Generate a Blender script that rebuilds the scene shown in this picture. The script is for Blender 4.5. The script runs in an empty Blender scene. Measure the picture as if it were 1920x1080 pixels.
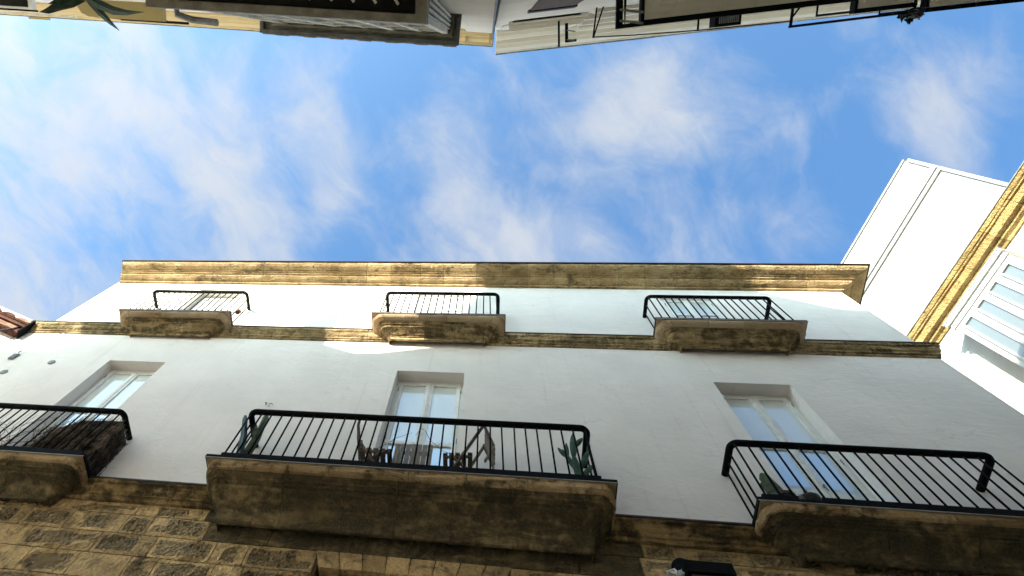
import bpy, bmesh, math, random
from mathutils import Vector, Matrix
random.seed(7)
sc = bpy.context.scene
COL = sc.collection
rad = math.radians

# ------------------------------------------------------------------ camera
# world: x along the facade, y towards the white house (its face is y = 5), z up, lens at the origin
R = ((0.98445189, 0.04898044, 0.16868728), (0.01190411, 0.93952459, -0.34227452), (-0.1752506, 0.33896087, 0.92433368))
cam_d = bpy.data.cameras.new('camera')
cam = bpy.data.objects.new('camera', cam_d)
COL.objects.link(cam)
m = Matrix(((R[0][0], -R[1][0], -R[2][0], 0), (R[0][1], -R[1][1], -R[2][1], 0), (R[0][2], -R[1][2], -R[2][2], 0), (0, 0, 0, 1)))
cam.matrix_world = m
cam_d.sensor_width = 36
cam_d.lens = 1161.86 / 1920 * 36
cam_d.shift_x = (960 - 706.36) / 1920
cam_d.shift_y = (535.72 - 540) / 1920
cam_d.clip_start = 0.05
cam_d.clip_end = 2000
sc.camera = cam

# ------------------------------------------------------------------ light
SUN_DIR = Vector((0.28, 0.45, -0.2)).normalized()      # the way the light travels
SUN_EL = math.asin(-SUN_DIR.z)
sun_d = bpy.data.lights.new('sun', 'SUN')
sun_d.energy = 2.0
sun_d.angle = rad(0.55)
sun_d.color = (1.0, 0.92, 0.80)
sun = bpy.data.objects.new('sun', sun_d)
COL.objects.link(sun)
sun.location = (-8, -14, 30)
sun.rotation_euler = SUN_DIR.to_track_quat('-Z', 'Y').to_euler()

world = bpy.data.worlds.new('World')
sc.world = world
world.use_nodes = True
sc.view_settings.view_transform = 'Standard'
sc.view_settings.look = 'None'
sc.view_settings.gamma = 1
sc.view_settings.use_curve_mapping = False
sc.view_settings.exposure = 2.8


def N(nt, kind, **kw):
    n = nt.nodes.new(kind)
    for k, v in kw.items():
        if k.startswith('i_'):
            n.inputs[k[2:].replace('_', ' ')].default_value = v
        elif k.startswith('n_'):
            n.inputs[int(k[2:])].default_value = v
        else:
            setattr(n, k, v)
    return n


def math_n(nt, op, a, b=None, clamp=False):
    n = nt.nodes.new('ShaderNodeMath')
    n.operation = op
    n.use_clamp = clamp
    for i, v in enumerate((a, b)):
        if v is None:
            continue
        if isinstance(v, (int, float)):
            n.inputs[i].default_value = v
        else:
            nt.links.new(v, n.inputs[i])
    return n.outputs[0]


def mix_c(nt, fac, a, b, blend='MIX'):
    n = nt.nodes.new('ShaderNodeMix')
    n.data_type = 'RGBA'
    n.blend_type = blend
    for idx, v in ((0, fac), (6, a), (7, b)):
        if isinstance(v, (int, float)):
            n.inputs[idx].default_value = v
        elif isinstance(v, tuple):
            n.inputs[idx].default_value = v if len(v) == 4 else v + (1,)
        else:
            nt.links.new(v, n.inputs[idx])
    return n.outputs[2]


def ramp(nt, src, lo, hi):
    n = nt.nodes.new('ShaderNodeMapRange')
    n.interpolation_type = 'SMOOTHSTEP'
    nt.links.new(src, n.inputs[0])
    n.inputs[1].default_value = lo
    n.inputs[2].default_value = hi
    return n.outputs[0]


def build_sky():
    nt = world.node_tree
    nt.nodes.clear()
    out = nt.nodes.new('ShaderNodeOutputWorld')
    bg = nt.nodes.new('ShaderNodeBackground')
    sky = nt.nodes.new('ShaderNodeTexSky')
    sky.sky_type = 'NISHITA'
    sky.sun_disc = False
    sky.sun_elevation = SUN_EL
    sky.sun_rotation = math.atan2(-SUN_DIR.x, -SUN_DIR.y)
    sky.altitude = 0
    sky.air_density = 1.0
    sky.dust_density = 10.0
    sky.ozone_density = 4.0
    bg.inputs[1].default_value = 0.15
    tc = nt.nodes.new('ShaderNodeTexCoord')
    sep = nt.nodes.new('ShaderNodeSeparateXYZ')
    nt.links.new(tc.outputs['Generated'], sep.inputs[0])
    z = math_n(nt, 'MAXIMUM', sep.outputs[2], 0.12)
    u = math_n(nt, 'DIVIDE', sep.outputs[0], z)
    v = math_n(nt, 'DIVIDE', sep.outputs[1], z)
    comb = nt.nodes.new('ShaderNodeCombineXYZ')
    nt.links.new(u, comb.inputs[0])
    nt.links.new(v, comb.inputs[1])
    P = comb.outputs[0]

    def noise(scale, detail, rough, rot, stretch, dist=0.0, off=0.0):
        mp = nt.nodes.new('ShaderNodeMapping')
        mp.vector_type = 'TEXTURE'
        mp.inputs['Location'].default_value = (off, off * 0.7, 0)
        mp.inputs['Rotation'].default_value = (0, 0, rot)
        mp.inputs['Scale'].default_value = stretch
        nt.links.new(P, mp.inputs[0])
        n = N(nt, 'ShaderNodeTexNoise', i_Scale=scale, i_Detail=detail, i_Roughness=rough, i_Distortion=dist)
        nt.links.new(mp.outputs[0], n.inputs['Vector'])
        return n.outputs[0]
    # where the thin clouds stand in the sky: centre, size and turn of each bank (on the plane z = 1)
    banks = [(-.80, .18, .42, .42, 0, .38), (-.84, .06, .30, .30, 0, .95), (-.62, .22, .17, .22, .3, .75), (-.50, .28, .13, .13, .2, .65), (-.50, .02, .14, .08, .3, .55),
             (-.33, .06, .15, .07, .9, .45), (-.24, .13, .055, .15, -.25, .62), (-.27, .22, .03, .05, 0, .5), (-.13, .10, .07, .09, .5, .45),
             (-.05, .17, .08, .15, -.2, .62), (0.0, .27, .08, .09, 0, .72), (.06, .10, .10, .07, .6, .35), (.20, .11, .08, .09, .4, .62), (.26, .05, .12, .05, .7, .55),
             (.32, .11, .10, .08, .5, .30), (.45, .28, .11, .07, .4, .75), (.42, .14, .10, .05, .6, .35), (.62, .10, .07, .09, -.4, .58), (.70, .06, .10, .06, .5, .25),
             (.49, -.01, .06, .025, .2, .5), (.15, .27, .12, .04, .5, .3), (-1.3, .5, .5, .4, .2, .6), (1.2, .4, .4, .3, .3, .5), (-1.3, -1.6, 1.2, 1.1, .2, .9), (.5, -.5, .4, .2, .5, .5), (0, 1.1, .6, .3, .1, .5)]  # the widest bank, low towards the sun, is unseen and added to fill shade
    total = None
    for (bu, bv, ru, rv, rot, amp) in banks:
        mp = nt.nodes.new('ShaderNodeMapping')
        mp.vector_type = 'TEXTURE'
        mp.inputs['Location'].default_value = (bu, bv, 0)
        mp.inputs['Rotation'].default_value = (0, 0, rot)
        mp.inputs['Scale'].default_value = (ru, rv, 1)
        nt.links.new(P, mp.inputs[0])
        ln = nt.nodes.new('ShaderNodeVectorMath')
        ln.operation = 'DOT_PRODUCT'
        nt.links.new(mp.outputs[0], ln.inputs[0])
        nt.links.new(mp.outputs[0], ln.inputs[1])
        g = math_n(nt, 'EXPONENT', math_n(nt, 'MULTIPLY', ln.outputs['Value'], -0.9))
        g = math_n(nt, 'MULTIPLY', g, amp)
        total = g if total is None else math_n(nt, 'ADD', total, g)
    total = math_n(nt, 'MINIMUM', total, 1.0)
    wn = N(nt, 'ShaderNodeTexNoise', i_Scale=2.6, i_Detail=5.0, i_Roughness=.55)
    nt.links.new(P, wn.inputs['Vector'])
    wv = nt.nodes.new('ShaderNodeVectorMath')
    wv.operation = 'MULTIPLY_ADD'
    nt.links.new(wn.outputs[1], wv.inputs[0])
    wv.inputs[1].default_value = (.17, .17, 0)
    nt.links.new(P, wv.inputs[2])
    P = wv.outputs[0]
    n1 = noise(3.5, 8, .53, rad(-24), (.84, 1.22, 1), .35, 1.3)
    n2 = noise(9.5, 9, .62, rad(-40), (.74, 1.25, 1), .5, 4.1)
    n3 = noise(1.7, 4, .5, .2, (1, 1, 1), .2, 7.7)
    d = math_n(nt, 'ADD', math_n(nt, 'MULTIPLY', total, .60), math_n(nt, 'MULTIPLY', math_n(nt, 'SUBTRACT', n1, .5), 1.75))
    d = math_n(nt, 'ADD', d, math_n(nt, 'MULTIPLY', math_n(nt, 'SUBTRACT', n2, .5), 1.1))
    d = math_n(nt, 'ADD', d, math_n(nt, 'MULTIPLY', math_n(nt, 'SUBTRACT', n3, .5), .45))
    dens = ramp(nt, d, .0, 1.0)
    dens = math_n(nt, 'MULTIPLY', dens, .88)
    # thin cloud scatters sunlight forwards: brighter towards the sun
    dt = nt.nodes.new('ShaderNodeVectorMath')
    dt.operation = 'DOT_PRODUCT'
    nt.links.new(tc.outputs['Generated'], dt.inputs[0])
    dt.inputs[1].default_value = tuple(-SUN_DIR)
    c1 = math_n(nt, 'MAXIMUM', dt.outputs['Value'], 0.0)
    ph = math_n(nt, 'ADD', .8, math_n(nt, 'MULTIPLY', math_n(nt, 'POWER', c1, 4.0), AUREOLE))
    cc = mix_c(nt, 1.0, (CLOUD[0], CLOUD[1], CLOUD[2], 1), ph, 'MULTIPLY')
    skc = mix_c(nt, 1.0, sky.outputs[0], SKY_TINT, 'MULTIPLY')
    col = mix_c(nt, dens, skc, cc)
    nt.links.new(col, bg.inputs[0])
    nt.links.new(bg.outputs[0], out.inputs[0])


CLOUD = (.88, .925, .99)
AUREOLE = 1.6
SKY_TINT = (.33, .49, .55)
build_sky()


# ------------------------------------------------------------------ materials
def new_mat(name, rough=.8, spec=.25):
    mt = bpy.data.materials.new(name)
    mt.use_nodes = True
    nt = mt.node_tree
    b = nt.nodes['Principled BSDF']
    b.inputs['Roughness'].default_value = rough
    b.inputs['Specular IOR Level'].default_value = spec
    return mt, nt, b


def pos(nt, scale=(1, 1, 1), jitter=False):
    g = nt.nodes.new('ShaderNodeNewGeometry')
    mp = nt.nodes.new('ShaderNodeMapping')
    mp.inputs['Scale'].default_value = scale
    nt.links.new(g.outputs['Position'], mp.inputs[0])
    return mp.outputs[0]


def noise_t(nt, vec, scale, detail=6, rough=.6, dist=0.0):
    n = N(nt, 'ShaderNodeTexNoise', i_Scale=scale, i_Detail=detail, i_Roughness=rough, i_Distortion=dist)
    nt.links.new(vec, n.inputs['Vector'])
    return n.outputs[0]


def bump(nt, b, h, strength, dist=.02, prev=None):
    n = nt.nodes.new('ShaderNodeBump')
    n.inputs['Strength'].default_value = strength
    n.inputs['Distance'].default_value = dist
    nt.links.new(h, n.inputs['Height'])
    if prev is not None:
        nt.links.new(prev, n.inputs['Normal'])
    nt.links.new(n.outputs[0], b.inputs['Normal'])
    return n.outputs[0]


def plain(name, c, rough=.6, spec=.3, var=.12, metallic=0.0, bscale=60, bstr=.15):
    mt, nt, b = new_mat(name, rough, spec)
    p = pos(nt)
    n = noise_t(nt, p, 9, 6, .65)
    dark = tuple(x * (1 - var * 1.6) for x in c)
    lite = tuple(min(1, x * (1 + var)) for x in c)
    nt.links.new(mix_c(nt, ramp(nt, n, .3, .7), dark, lite), b.inputs['Base Color'])
    b.inputs['Metallic'].default_value = metallic
    bump(nt, b, noise_t(nt, p, bscale, 4), bstr, .004)
    return mt


def plaster(name, c, dirt=(.55, .53, .46), amount=.35, relief=.35):
    mt, nt, b = new_mat(name, .9, .15)
    p = pos(nt)
    big = noise_t(nt, p, .8, 5, .6)
    patch = noise_t(nt, pos(nt, (1, 1, 1.6)), 3.2, 7, .65, .6)
    streak = noise_t(nt, pos(nt, (5.5, 5.5, .5)), 1.6, 6, .6)
    fine = noise_t(nt, p, 55, 4, .6)
    low = tuple(x * .9 for x in c)
    base = mix_c(nt, ramp(nt, big, .3, .7), low, c)
    mask = math_n(nt, 'MULTIPLY', ramp(nt, patch, .55, .74), ramp(nt, streak, .42, .7))
    base = mix_c(nt, math_n(nt, 'MULTIPLY', mask, amount), base, dirt)
    runs = noise_t(nt, pos(nt, (9, 9, .22)), 1.3, 7, .65, .3)
    base = mix_c(nt, math_n(nt, 'MULTIPLY', ramp(nt, runs, .56, .72), amount * .45), base, dirt)
    ck = N(nt, 'ShaderNodeTexVoronoi', feature='DISTANCE_TO_EDGE', i_Scale=.55)
    wob = nt.nodes.new('ShaderNodeVectorMath')
    wob.operation = 'MULTIPLY_ADD'
    wn = N(nt, 'ShaderNodeTexNoise', i_Scale=3.0, i_Detail=6.0)
    nt.links.new(p, wn.inputs['Vector'])
    nt.links.new(wn.outputs[1], wob.inputs[0])
    wob.inputs[1].default_value = (.5, .5, .5)
    nt.links.new(p, wob.inputs[2])
    nt.links.new(wob.outputs[0], ck.inputs['Vector'])
    crack = math_n(nt, 'MULTIPLY', math_n(nt, 'SUBTRACT', 1.0, ramp(nt, ck.outputs['Distance'], .002, .009)), ramp(nt, big, .5, .62))
    base = mix_c(nt, math_n(nt, 'MULTIPLY', crack, .22), base, dirt)
    nt.links.new(base, b.inputs['Base Color'])
    h = math_n(nt, 'ADD', math_n(nt, 'MULTIPLY', patch, .8), math_n(nt, 'MULTIPLY', fine, .1))
    bump(nt, b, h, relief, .05)
    return mt


def stone(name, light, mid, crust_c, crust_lo, crust_hi, rough_bump=.6, pit=.5, stretch=(.55, .55, 1.8)):
    """shelly sandstone: sandy grains, pits and a black weathering crust in patches"""
    mt, nt, b = new_mat(name, .95, .1)
    p = pos(nt)
    oi = nt.nodes.new('ShaderNodeObjectInfo')
    big = noise_t(nt, p, 2.3, 6, .6)
    base = mix_c(nt, ramp(nt, big, .32, .68), mid, light)
    tone = nt.nodes.new('ShaderNodeMapRange')
    nt.links.new(oi.outputs['Random'], tone.inputs[0])
    tone.inputs[3].default_value = .74
    tone.inputs[4].default_value = 1.14
    base = mix_c(nt, 1.0, base, tone.outputs[0], 'MULTIPLY')
    grain = noise_t(nt, p, 46, 6, .7)
    base = mix_c(nt, math_n(nt, 'MULTIPLY', ramp(nt, grain, .42, .75), .45), base, tuple(x * .45 for x in mid))
    cr = noise_t(nt, pos(nt, stretch), 3.4, 10, .68, .8)
    cr2 = noise_t(nt, p, 14, 8, .7)
    c = math_n(nt, 'ADD', math_n(nt, 'MULTIPLY', cr, .72), math_n(nt, 'MULTIPLY', cr2, .28))
    drip = noise_t(nt, pos(nt, (6, 6, .5)), 1.5, 7, .65, .4)
    c = math_n(nt, 'ADD', c, math_n(nt, 'MULTIPLY', math_n(nt, 'SUBTRACT', drip, .5), .30))
    mask = ramp(nt, c, crust_lo, crust_hi)
    crc = mix_c(nt, ramp(nt, grain, .35, .7), crust_c, tuple(x * 2.1 for x in crust_c))
    base = mix_c(nt, mask, base, crc)
    nt.links.new(base, b.inputs['Base Color'])
    vor = N(nt, 'ShaderNodeTexVoronoi', i_Scale=26.0)
    nt.links.new(p, vor.inputs['Vector'])
    h = math_n(nt, 'ADD', math_n(nt, 'MULTIPLY', cr2, 1.0), math_n(nt, 'MULTIPLY', vor.outputs['Distance'], pit))
    h = math_n(nt, 'ADD', h, math_n(nt, 'MULTIPLY', grain, .5))
    bump(nt, b, h, rough_bump, .03)
    return mt


def glass_pane(name, behind, refl=.30, tint=(.8, .88, .95)):
    """window pane with a pale curtain close behind the glass"""
    mt = bpy.data.materials.new(name)
    mt.use_nodes = True
    nt = mt.node_tree
    b = nt.nodes['Principled BSDF']
    p = pos(nt, (1, 1, .2))
    n = noise_t(nt, p, 7, 3, .5)
    nt.links.new(mix_c(nt, n, tuple(x * .85 for x in behind), behind), b.inputs['Base Color'])
    b.inputs['Roughness'].default_value = .6
    gl = nt.nodes.new('ShaderNodeBsdfGlossy')
    gl.inputs['Color'].default_value = tint + (1,)
    gl.inputs['Roughness'].default_value = .015
    lw = nt.nodes.new('ShaderNodeLayerWeight')
    lw.inputs[0].default_value = .42
    f = math_n(nt, 'ADD', math_n(nt, 'MULTIPLY', lw.outputs['Fresnel'], .62), refl, True)
    mx = nt.nodes.new('ShaderNodeMixShader')
    nt.links.new(f, mx.inputs[0])
    nt.links.new(b.outputs[0], mx.inputs[1])
    nt.links.new(gl.outputs[0], mx.inputs[2])
    bp = nt.nodes.new('ShaderNodeBump')
    bp.inputs['Strength'].default_value = .05
    bp.inputs['Distance'].default_value = .02
    nt.links.new(noise_t(nt, pos(nt), 1.7, 2, .4), bp.inputs['Height'])
    nt.links.new(bp.outputs[0], gl.inputs['Normal'])
    nt.links.new(mx.outputs[0], nt.nodes['Material Output'].inputs[0])
    return mt


def wood(name, c, dark):
    mt, nt, b = new_mat(name, .8, .2)
    tc = nt.nodes.new('ShaderNodeTexCoord')
    mp = nt.nodes.new('ShaderNodeMapping')
    mp.inputs['Scale'].default_value = (9, 9, 2.2)
    nt.links.new(tc.outputs['Object'], mp.inputs[0])
    n = noise_t(nt, mp.outputs[0], 6, 7, .65, 1.0)
    nt.links.new(mix_c(nt, ramp(nt, n, .3, .72), dark, c), b.inputs['Base Color'])
    bump(nt, b, n, .3, .01)
    return mt


M = {}
M['wall'] = plaster('white_plaster', (.90, .835, .775), (.58, .52, .45), .5, .55)
M['wall_r'] = plaster('cream_plaster', (.58, .56, .50), (.26, .23, .16), .8, .8)
M['wall_yellow'] = plaster('yellow_plaster', (.76, .60, .32), (.55, .42, .22), .3, .25)
M['wall_ochre'] = plaster('ochre_plaster', (.50, .40, .18), (.36, .27, .12), .4, .25)
M['wall_cream'] = plaster('cream_opposite_plaster', (.86, .80, .70), (.5, .47, .38), .4, .25)
M['trim_cream'] = plaster('moulding_plaster', (.80, .74, .61), (.42, .38, .28), .5, .2)
M['stone_gold'] = stone('golden_sandstone', (.64, .47, .25), (.42, .29, .135), (.105, .077, .040), .47, .65, .8, .7, (.45, .45, 2.6))
M['stone_mid'] = stone('weathered_sandstone', (.56, .42, .225), (.36, .25, .115), (.080, .060, .030), .42, .58, .8, .7, (.45, .45, 2.4))
M['stone_lip'] = stone('pale_sandstone', (.56, .43, .28), (.42, .29, .16), (.085, .06, .032), .54, .72, .5)
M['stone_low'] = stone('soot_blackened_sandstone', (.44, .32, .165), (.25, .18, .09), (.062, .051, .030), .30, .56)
M['stone_tan'] = stone('tan_lip_sandstone', (.58, .42, .24), (.42, .28, .14), (.07, .055, .03), .46, .62, .6)
M['stone_string'] = stone('brown_sandstone', (.56, .39, .19), (.36, .24, .105), (.055, .042, .022), .37, .57)
M['ashlar'] = stone('rough_ashlar_sandstone', (.82, .575, .295), (.58, .40, .195), (.12, .09, .052), .46, .66, .9, .9, (1, 1, 1))
M['boss'] = stone('pitted_ashlar_boss', (.72, .53, .30), (.50, .365, .195), (.11, .088, .056), .48, .66, 1.7, 2.0, (1, 1, 1))
M['joint'] = plain('lime_mortar', (.20, .145, .075), .95, .1, .2, 0, 40, .4)
M['right_stone'] = stone('right_golden_sandstone', (.46, .32, .135), (.33, .215, .08), (.085, .055, .022), .50, .70, .9, .9)
M['iron'] = plain('black_painted_iron', (.008, .0085, .008), .75, .05, .2)
M['iron_green'] = plain('dark_green_painted_iron', (.012, .016, .010), .7, .08, .2)
M['flash'] = plain('brown_roof_edge', (.045, .022, .016), .6, .3, .2)
M['white'] = plain('white_window_paint', (.80, .79, .74), .45, .4, .05)
M['cream_wood'] = plain('grey_white_paint', (.82, .79, .70), .6, .3, .14)
M['grey_paint'] = plain('taupe_grey_paint', (.36, .335, .26), .7, .25, .2)
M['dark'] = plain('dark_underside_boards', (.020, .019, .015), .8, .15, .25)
M['pane'] = glass_pane('curtained_glass', (.74, .76, .70), .12)
M['pane_blue'] = glass_pane('clear_glass', (.46, .53, .56), .20, (.85, .92, 1))
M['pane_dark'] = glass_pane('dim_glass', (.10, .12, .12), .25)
M['pane_bay'] = glass_pane('bay_glass', (.16, .20, .20), .16)
M['white_bay'] = plain('white_bay_paint', (.56, .56, .53), .5, .3, .05)
M['shaded_grey_trim'] = plain('shaded_grey_band', (.33, .33, .315), .8, .15, .12)  # light-grey render, darkened in colour as if shaded
M['wood'] = wood('weathered_slat_wood', (.36, .31, .25), (.17, .14, .11))
M['wood_dark'] = wood('dark_slat_wood', (.21, .16, .115), (.085, .062, .046))
M['cactus'] = plain('cactus_green', (.045, .105, .055), .65, .3, .3, 0, 90, .4)
M['cactus_grey'] = plain('dusty_cactus_green', (.10, .125, .075), .75, .2, .35, 0, 90, .5)
M['leaf'] = plain('dark_leaf_green', (.018, .045, .022), .5, .35, .35)
M['twig'] = plain('grey_brown_twigs', (.22, .17, .12), .9, .1, .45)
M['heather'] = plain('heather_brushwood', (.060, .046, .034), .95, .1, .5, 0, 120, .8)
M['pot'] = plain('terracotta', (.20, .085, .045), .8, .2, .2)
M['pot_dark'] = plain('dark_glazed_pot', (.03, .03, .03), .4, .4, .2)
M['tile'] = plain('brown_clay_tile', (.115, .050, .036), .85, .15, .35, 0, 30, .5)
M['tile_lite'] = plain('dusty_clay_tile', (.34, .19, .13), .9, .15, .3, 0, 30, .5)
M['cable'] = plain('black_cable', (.03, .03, .032), .6, .3, .2)
M['cable_white'] = plain('white_cable', (.72, .70, .66), .5, .4, .1)
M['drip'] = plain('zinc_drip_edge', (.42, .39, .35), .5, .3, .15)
M['metal'] = plain('dull_grey_metal', (.20, .20, .19), .55, .4, .25)
M['lamp_glass'] = plain('frosted_lamp_glass', (.16, .14, .09), .35, .5, .15)
M['paving'] = plain('street_paving', (.46, .42, .36), .85, .2, .25, 0, 14, .5)
M['roof'] = plain('terracotta_roof_paving', (.30, .17, .11), .9, .15, .2)


# ------------------------------------------------------------------ mesh helpers
class MB:
    def __init__(self):
        self.v, self.f = [], []

    def add(self, vs, fs):
        n = len(self.v)
        self.v += [tuple(p) for p in vs]
        self.f += [tuple(i + n for i in f) for f in fs]
        return self

    def box(self, x0, x1, y0, y1, z0, z1):
        return self.add([(x0, y0, z0), (x1, y0, z0), (x1, y1, z0), (x0, y1, z0), (x0, y0, z1), (x1, y0, z1), (x1, y1, z1), (x0, y1, z1)],
                        [(0, 3, 2, 1), (4, 5, 6, 7), (0, 1, 5, 4), (1, 2, 6, 5), (2, 3, 7, 6), (3, 0, 4, 7)])

    def beam(self, a, b, w, h, up=(0, 0, 1)):
        """rectangular bar from a to b, w across and h along up"""
        a, b, up = Vector(a), Vector(b), Vector(up)
        d = (b - a).normalized()
        s = d.cross(up)
        if s.length < 1e-4:
            s = d.cross(Vector((0, 1, 0)))
        s.normalize()
        t = s.cross(d).normalized()
        vs = []
        for p in (a, b):
            for i, j in ((-1, -1), (1, -1), (1, 1), (-1, 1)):
                vs.append(p + s * (i * w / 2) + t * (j * h / 2))
        return self.add(vs, [(3, 2, 1, 0), (4, 5, 6, 7), (0, 1, 5, 4), (1, 2, 6, 5), (2, 3, 7, 6), (3, 0, 4, 7)])

    def tube(self, path, r, n=6, r_end=None, cap=True):
        path = [Vector(p) for p in path]
        rings = []
        ref = None
        for i, p in enumerate(path):
            d = (path[min(i + 1, len(path) - 1)] - path[max(i - 1, 0)]).normalized()
            if ref is None:
                ref = Vector((0, 0, 1)) if abs(d.z) < .9 else Vector((1, 0, 0))
            s = d.cross(ref)
            if s.length < 1e-4:
                s = d.cross(Vector((0, 1, 0)))
            s.normalize()
            t = s.cross(d).normalized()
            ref = t
            if r_end is None:
                rr = r
            elif callable(r_end):
                rr = r_end(i / (len(path) - 1))
            else:
                rr = r + (r_end - r) * i / (len(path) - 1)
            rings.append([p + (s * math.cos(2 * math.pi * k / n) + t * math.sin(2 * math.pi * k / n)) * rr for k in range(n)])
        vs = [q for rg in rings for q in rg]
        fs = []
        for i in range(len(path) - 1):
            for k in range(n):
                a, b2 = i * n + k, i * n + (k + 1) % n
                fs.append((a, b2, b2 + n, a + n))
        if cap:
            fs.append(tuple(range(n - 1, -1, -1)))
            fs.append(tuple(range(len(vs) - n, len(vs))))
        return self.add(vs, fs)

    def prism(self, poly, y0, y1):
        """polygon in (x, z) extruded along y"""
        n = len(poly)
        vs = [(x, y0, z) for x, z in poly] + [(x, y1, z) for x, z in poly]
        fs = [tuple(range(n)), tuple(range(2 * n - 1, n - 1, -1))]
        for i in range(n):
            j = (i + 1) % n
            fs.append((i, i + n, j + n, j))
        return self.add(vs, fs)

    def lathe(self, prof, c=(0, 0, 0), n=12):
        vs = []
        for r, z in prof:
            for k in range(n):
                a = 2 * math.pi * k / n
                vs.append((c[0] + r * math.cos(a), c[1] + r * math.sin(a), c[2] + z))
        fs = []
        for i in range(len(prof) - 1):
            for k in range(n):
                a, b2 = i * n + k, i * n + (k + 1) % n
                fs.append((a, b2, b2 + n, a + n))
        fs.append(tuple(range(n - 1, -1, -1)))
        fs.append(tuple(range(len(vs) - n, len(vs))))
        return self.add(vs, fs)

    def loft(self, rings, closed=True, cap=True):
        n = len(rings[0])
        vs = [p for r in rings for p in r]
        fs = []
        for i in range(len(rings) - 1):
            for k in range(n if closed else n - 1):
                a, b2 = i * n + k, i * n + (k + 1) % n
                fs.append((a, b2, b2 + n, a + n))
        if cap:
            fs.append(tuple(range(n - 1, -1, -1)))
            fs.append(tuple(range(len(vs) - n, len(vs))))
        return self.add(vs, fs)

    def mesh(self, name, mat, smooth=False):
        me = bpy.data.meshes.new(name)
        me.from_pydata(self.v, [], self.f)
        bm = bmesh.new()
        bm.from_mesh(me)
        bmesh.ops.recalc_face_normals(bm, faces=bm.faces)
        bm.to_mesh(me)
        bm.free()
        me.materials.append(mat)
        if smooth:
            for p in me.polygons:
                p.use_smooth = True
        return me

    def build(self, name, mat, parent=None, smooth=False):
        return link(name, self.mesh(name, mat, smooth), parent)


def link(name, me, parent=None, loc=None, scale=None, rot=None):
    o = bpy.data.objects.new(name, me)
    COL.objects.link(o)
    if parent is not None:
        o.parent = parent
    if loc is not None:
        o.location = loc
    if scale is not None:
        o.scale = scale
    if rot is not None:
        o.rotation_euler = rot
    return o


def tag(o, label, cat, group=None, kind=None):
    if label:
        o['label'] = label
    if cat:
        o['category'] = cat
    if group:
        o['group'] = group
    if kind:
        o['kind'] = kind
    return o


def thing(name, label, cat, loc=(0, 0, 0), rz=0.0, group=None):
    o = bpy.data.objects.new(name, None)
    COL.objects.link(o)
    o.empty_display_size = .2
    o.location = loc
    o.rotation_euler = (0, 0, rz)
    return tag(o, label, cat, group)


def copy_tree(o, parent=None):
    c = o.copy()
    COL.objects.link(c)
    if parent is not None:
        c.parent = parent
    for ch in list(o.children):
        copy_tree(ch, c)
    return c


# ------------------------------------------------------------------ the ground
g = MB()
g.add([(-400, -400, -1.6), (400, -400, -1.6), (400, 400, -1.6), (-400, 400, -1.6)], [(0, 1, 2, 3)])
tag(g.build('street', M['paving']), None, None, kind='structure')

# ------------------------------------------------------------------ white house
F = 5.0                                        # the face of the white house
XL, XLU, XR = -9.66, -9.33, 7.30
house = thing('white_house', 'white plastered house with golden stone cornice and six iron balconies across the street', 'house', (-1, 8, -1.6))
H0 = Vector((1, -8, 1.6))                      # so that parts may be given in world coordinates


def hpart(mb, name, mat, parent=None, smooth=False):
    """link a mesh given in world coordinates as a part of the white house (or a sub-part of one of its parts)"""
    o = mb.build(name, mat, parent or house, smooth)
    if parent is None:
        o.location = H0
    return o


def wall_mesh(x0, x1, z0, z1, holes, y, depth):
    mb = MB()
    xs = sorted({x0, x1, *[h[0] for h in holes], *[h[1] for h in holes]})
    zs = sorted({z0, z1, *[h[2] for h in holes], *[h[3] for h in holes]})
    for i in range(len(xs) - 1):
        for k in range(len(zs) - 1):
            cx, cz = (xs[i] + xs[i + 1]) / 2, (zs[k] + zs[k + 1]) / 2
            if any(h[0] < cx < h[1] and h[2] < cz < h[3] for h in holes):
                continue
            mb.add([(xs[i], y, zs[k]), (xs[i + 1], y, zs[k]), (xs[i + 1], y, zs[k + 1]), (xs[i], y, zs[k + 1])], [(0, 1, 2, 3)])
    for a, b2, c, d, *dd in holes:
        yy = y + (dd[0] if dd else depth)
        mb.add([(a, y, c), (a, yy, c), (a, yy, d), (a, y, d)], [(0, 1, 2, 3)])
        mb.add([(b2, y, c), (b2, yy, c), (b2, yy, d), (b2, y, d)], [(0, 1, 2, 3)])
        mb.add([(a, y, d), (a, yy, d), (b2, yy, d), (b2, y, d)], [(0, 1, 2, 3)])
        mb.add([(a, y, c), (a, yy, c), (b2, yy, c), (b2, y, c)], [(0, 1, 2, 3)])
    return mb


Z2, Z3 = 5.93, 10.83                           # balcony floors
WIN2 = [(-6.94, -5.80), (-1.50, -.36), (3.53, 4.63)]
WIN3 = [(-6.85, -5.72, 13.22), (-1.50, -.40, 13.06), (3.60, 4.60, 13.06)]
holes2 = [(a, b, Z2 + .02, 9.41) for a, b in WIN2]
holes3 = [(a, b, Z3 + .02, zt, d) for (a, b, zt), d in zip(WIN3, (.30, .06, .06))]
hpart(wall_mesh(XL, XR, 5.70, 10.70, holes2, F, .30), 'wall', M['wall'])
hpart(wall_mesh(XLU, XR, 10.70, 13.95, holes3, F, .30), 'wall', M['wall'])
b = MB()
b.add([(XR, F, -1.6), (XR, 12, -1.6), (XR, 12, 13.95), (XR, F, 13.95)], [(0, 1, 2, 3)])
b.add([(XLU, F, 10.7), (XLU, 12, 10.7), (XLU, 12, 13.95), (XLU, F, 13.95)], [(0, 1, 2, 3)])
b.add([(XL, F + .01, -1.6), (XL, 12, -1.6), (XL, 12, 10.7), (XL, F + .01, 10.7)], [(0, 1, 2, 3)])
b.add([(XL, 12, -1.6), (XR, 12, -1.6), (XR, 12, 13.95), (XL, 12, 13.95)], [(0, 1, 2, 3)])
hpart(b, 'side_wall', M['wall'])
b = MB()
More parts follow.
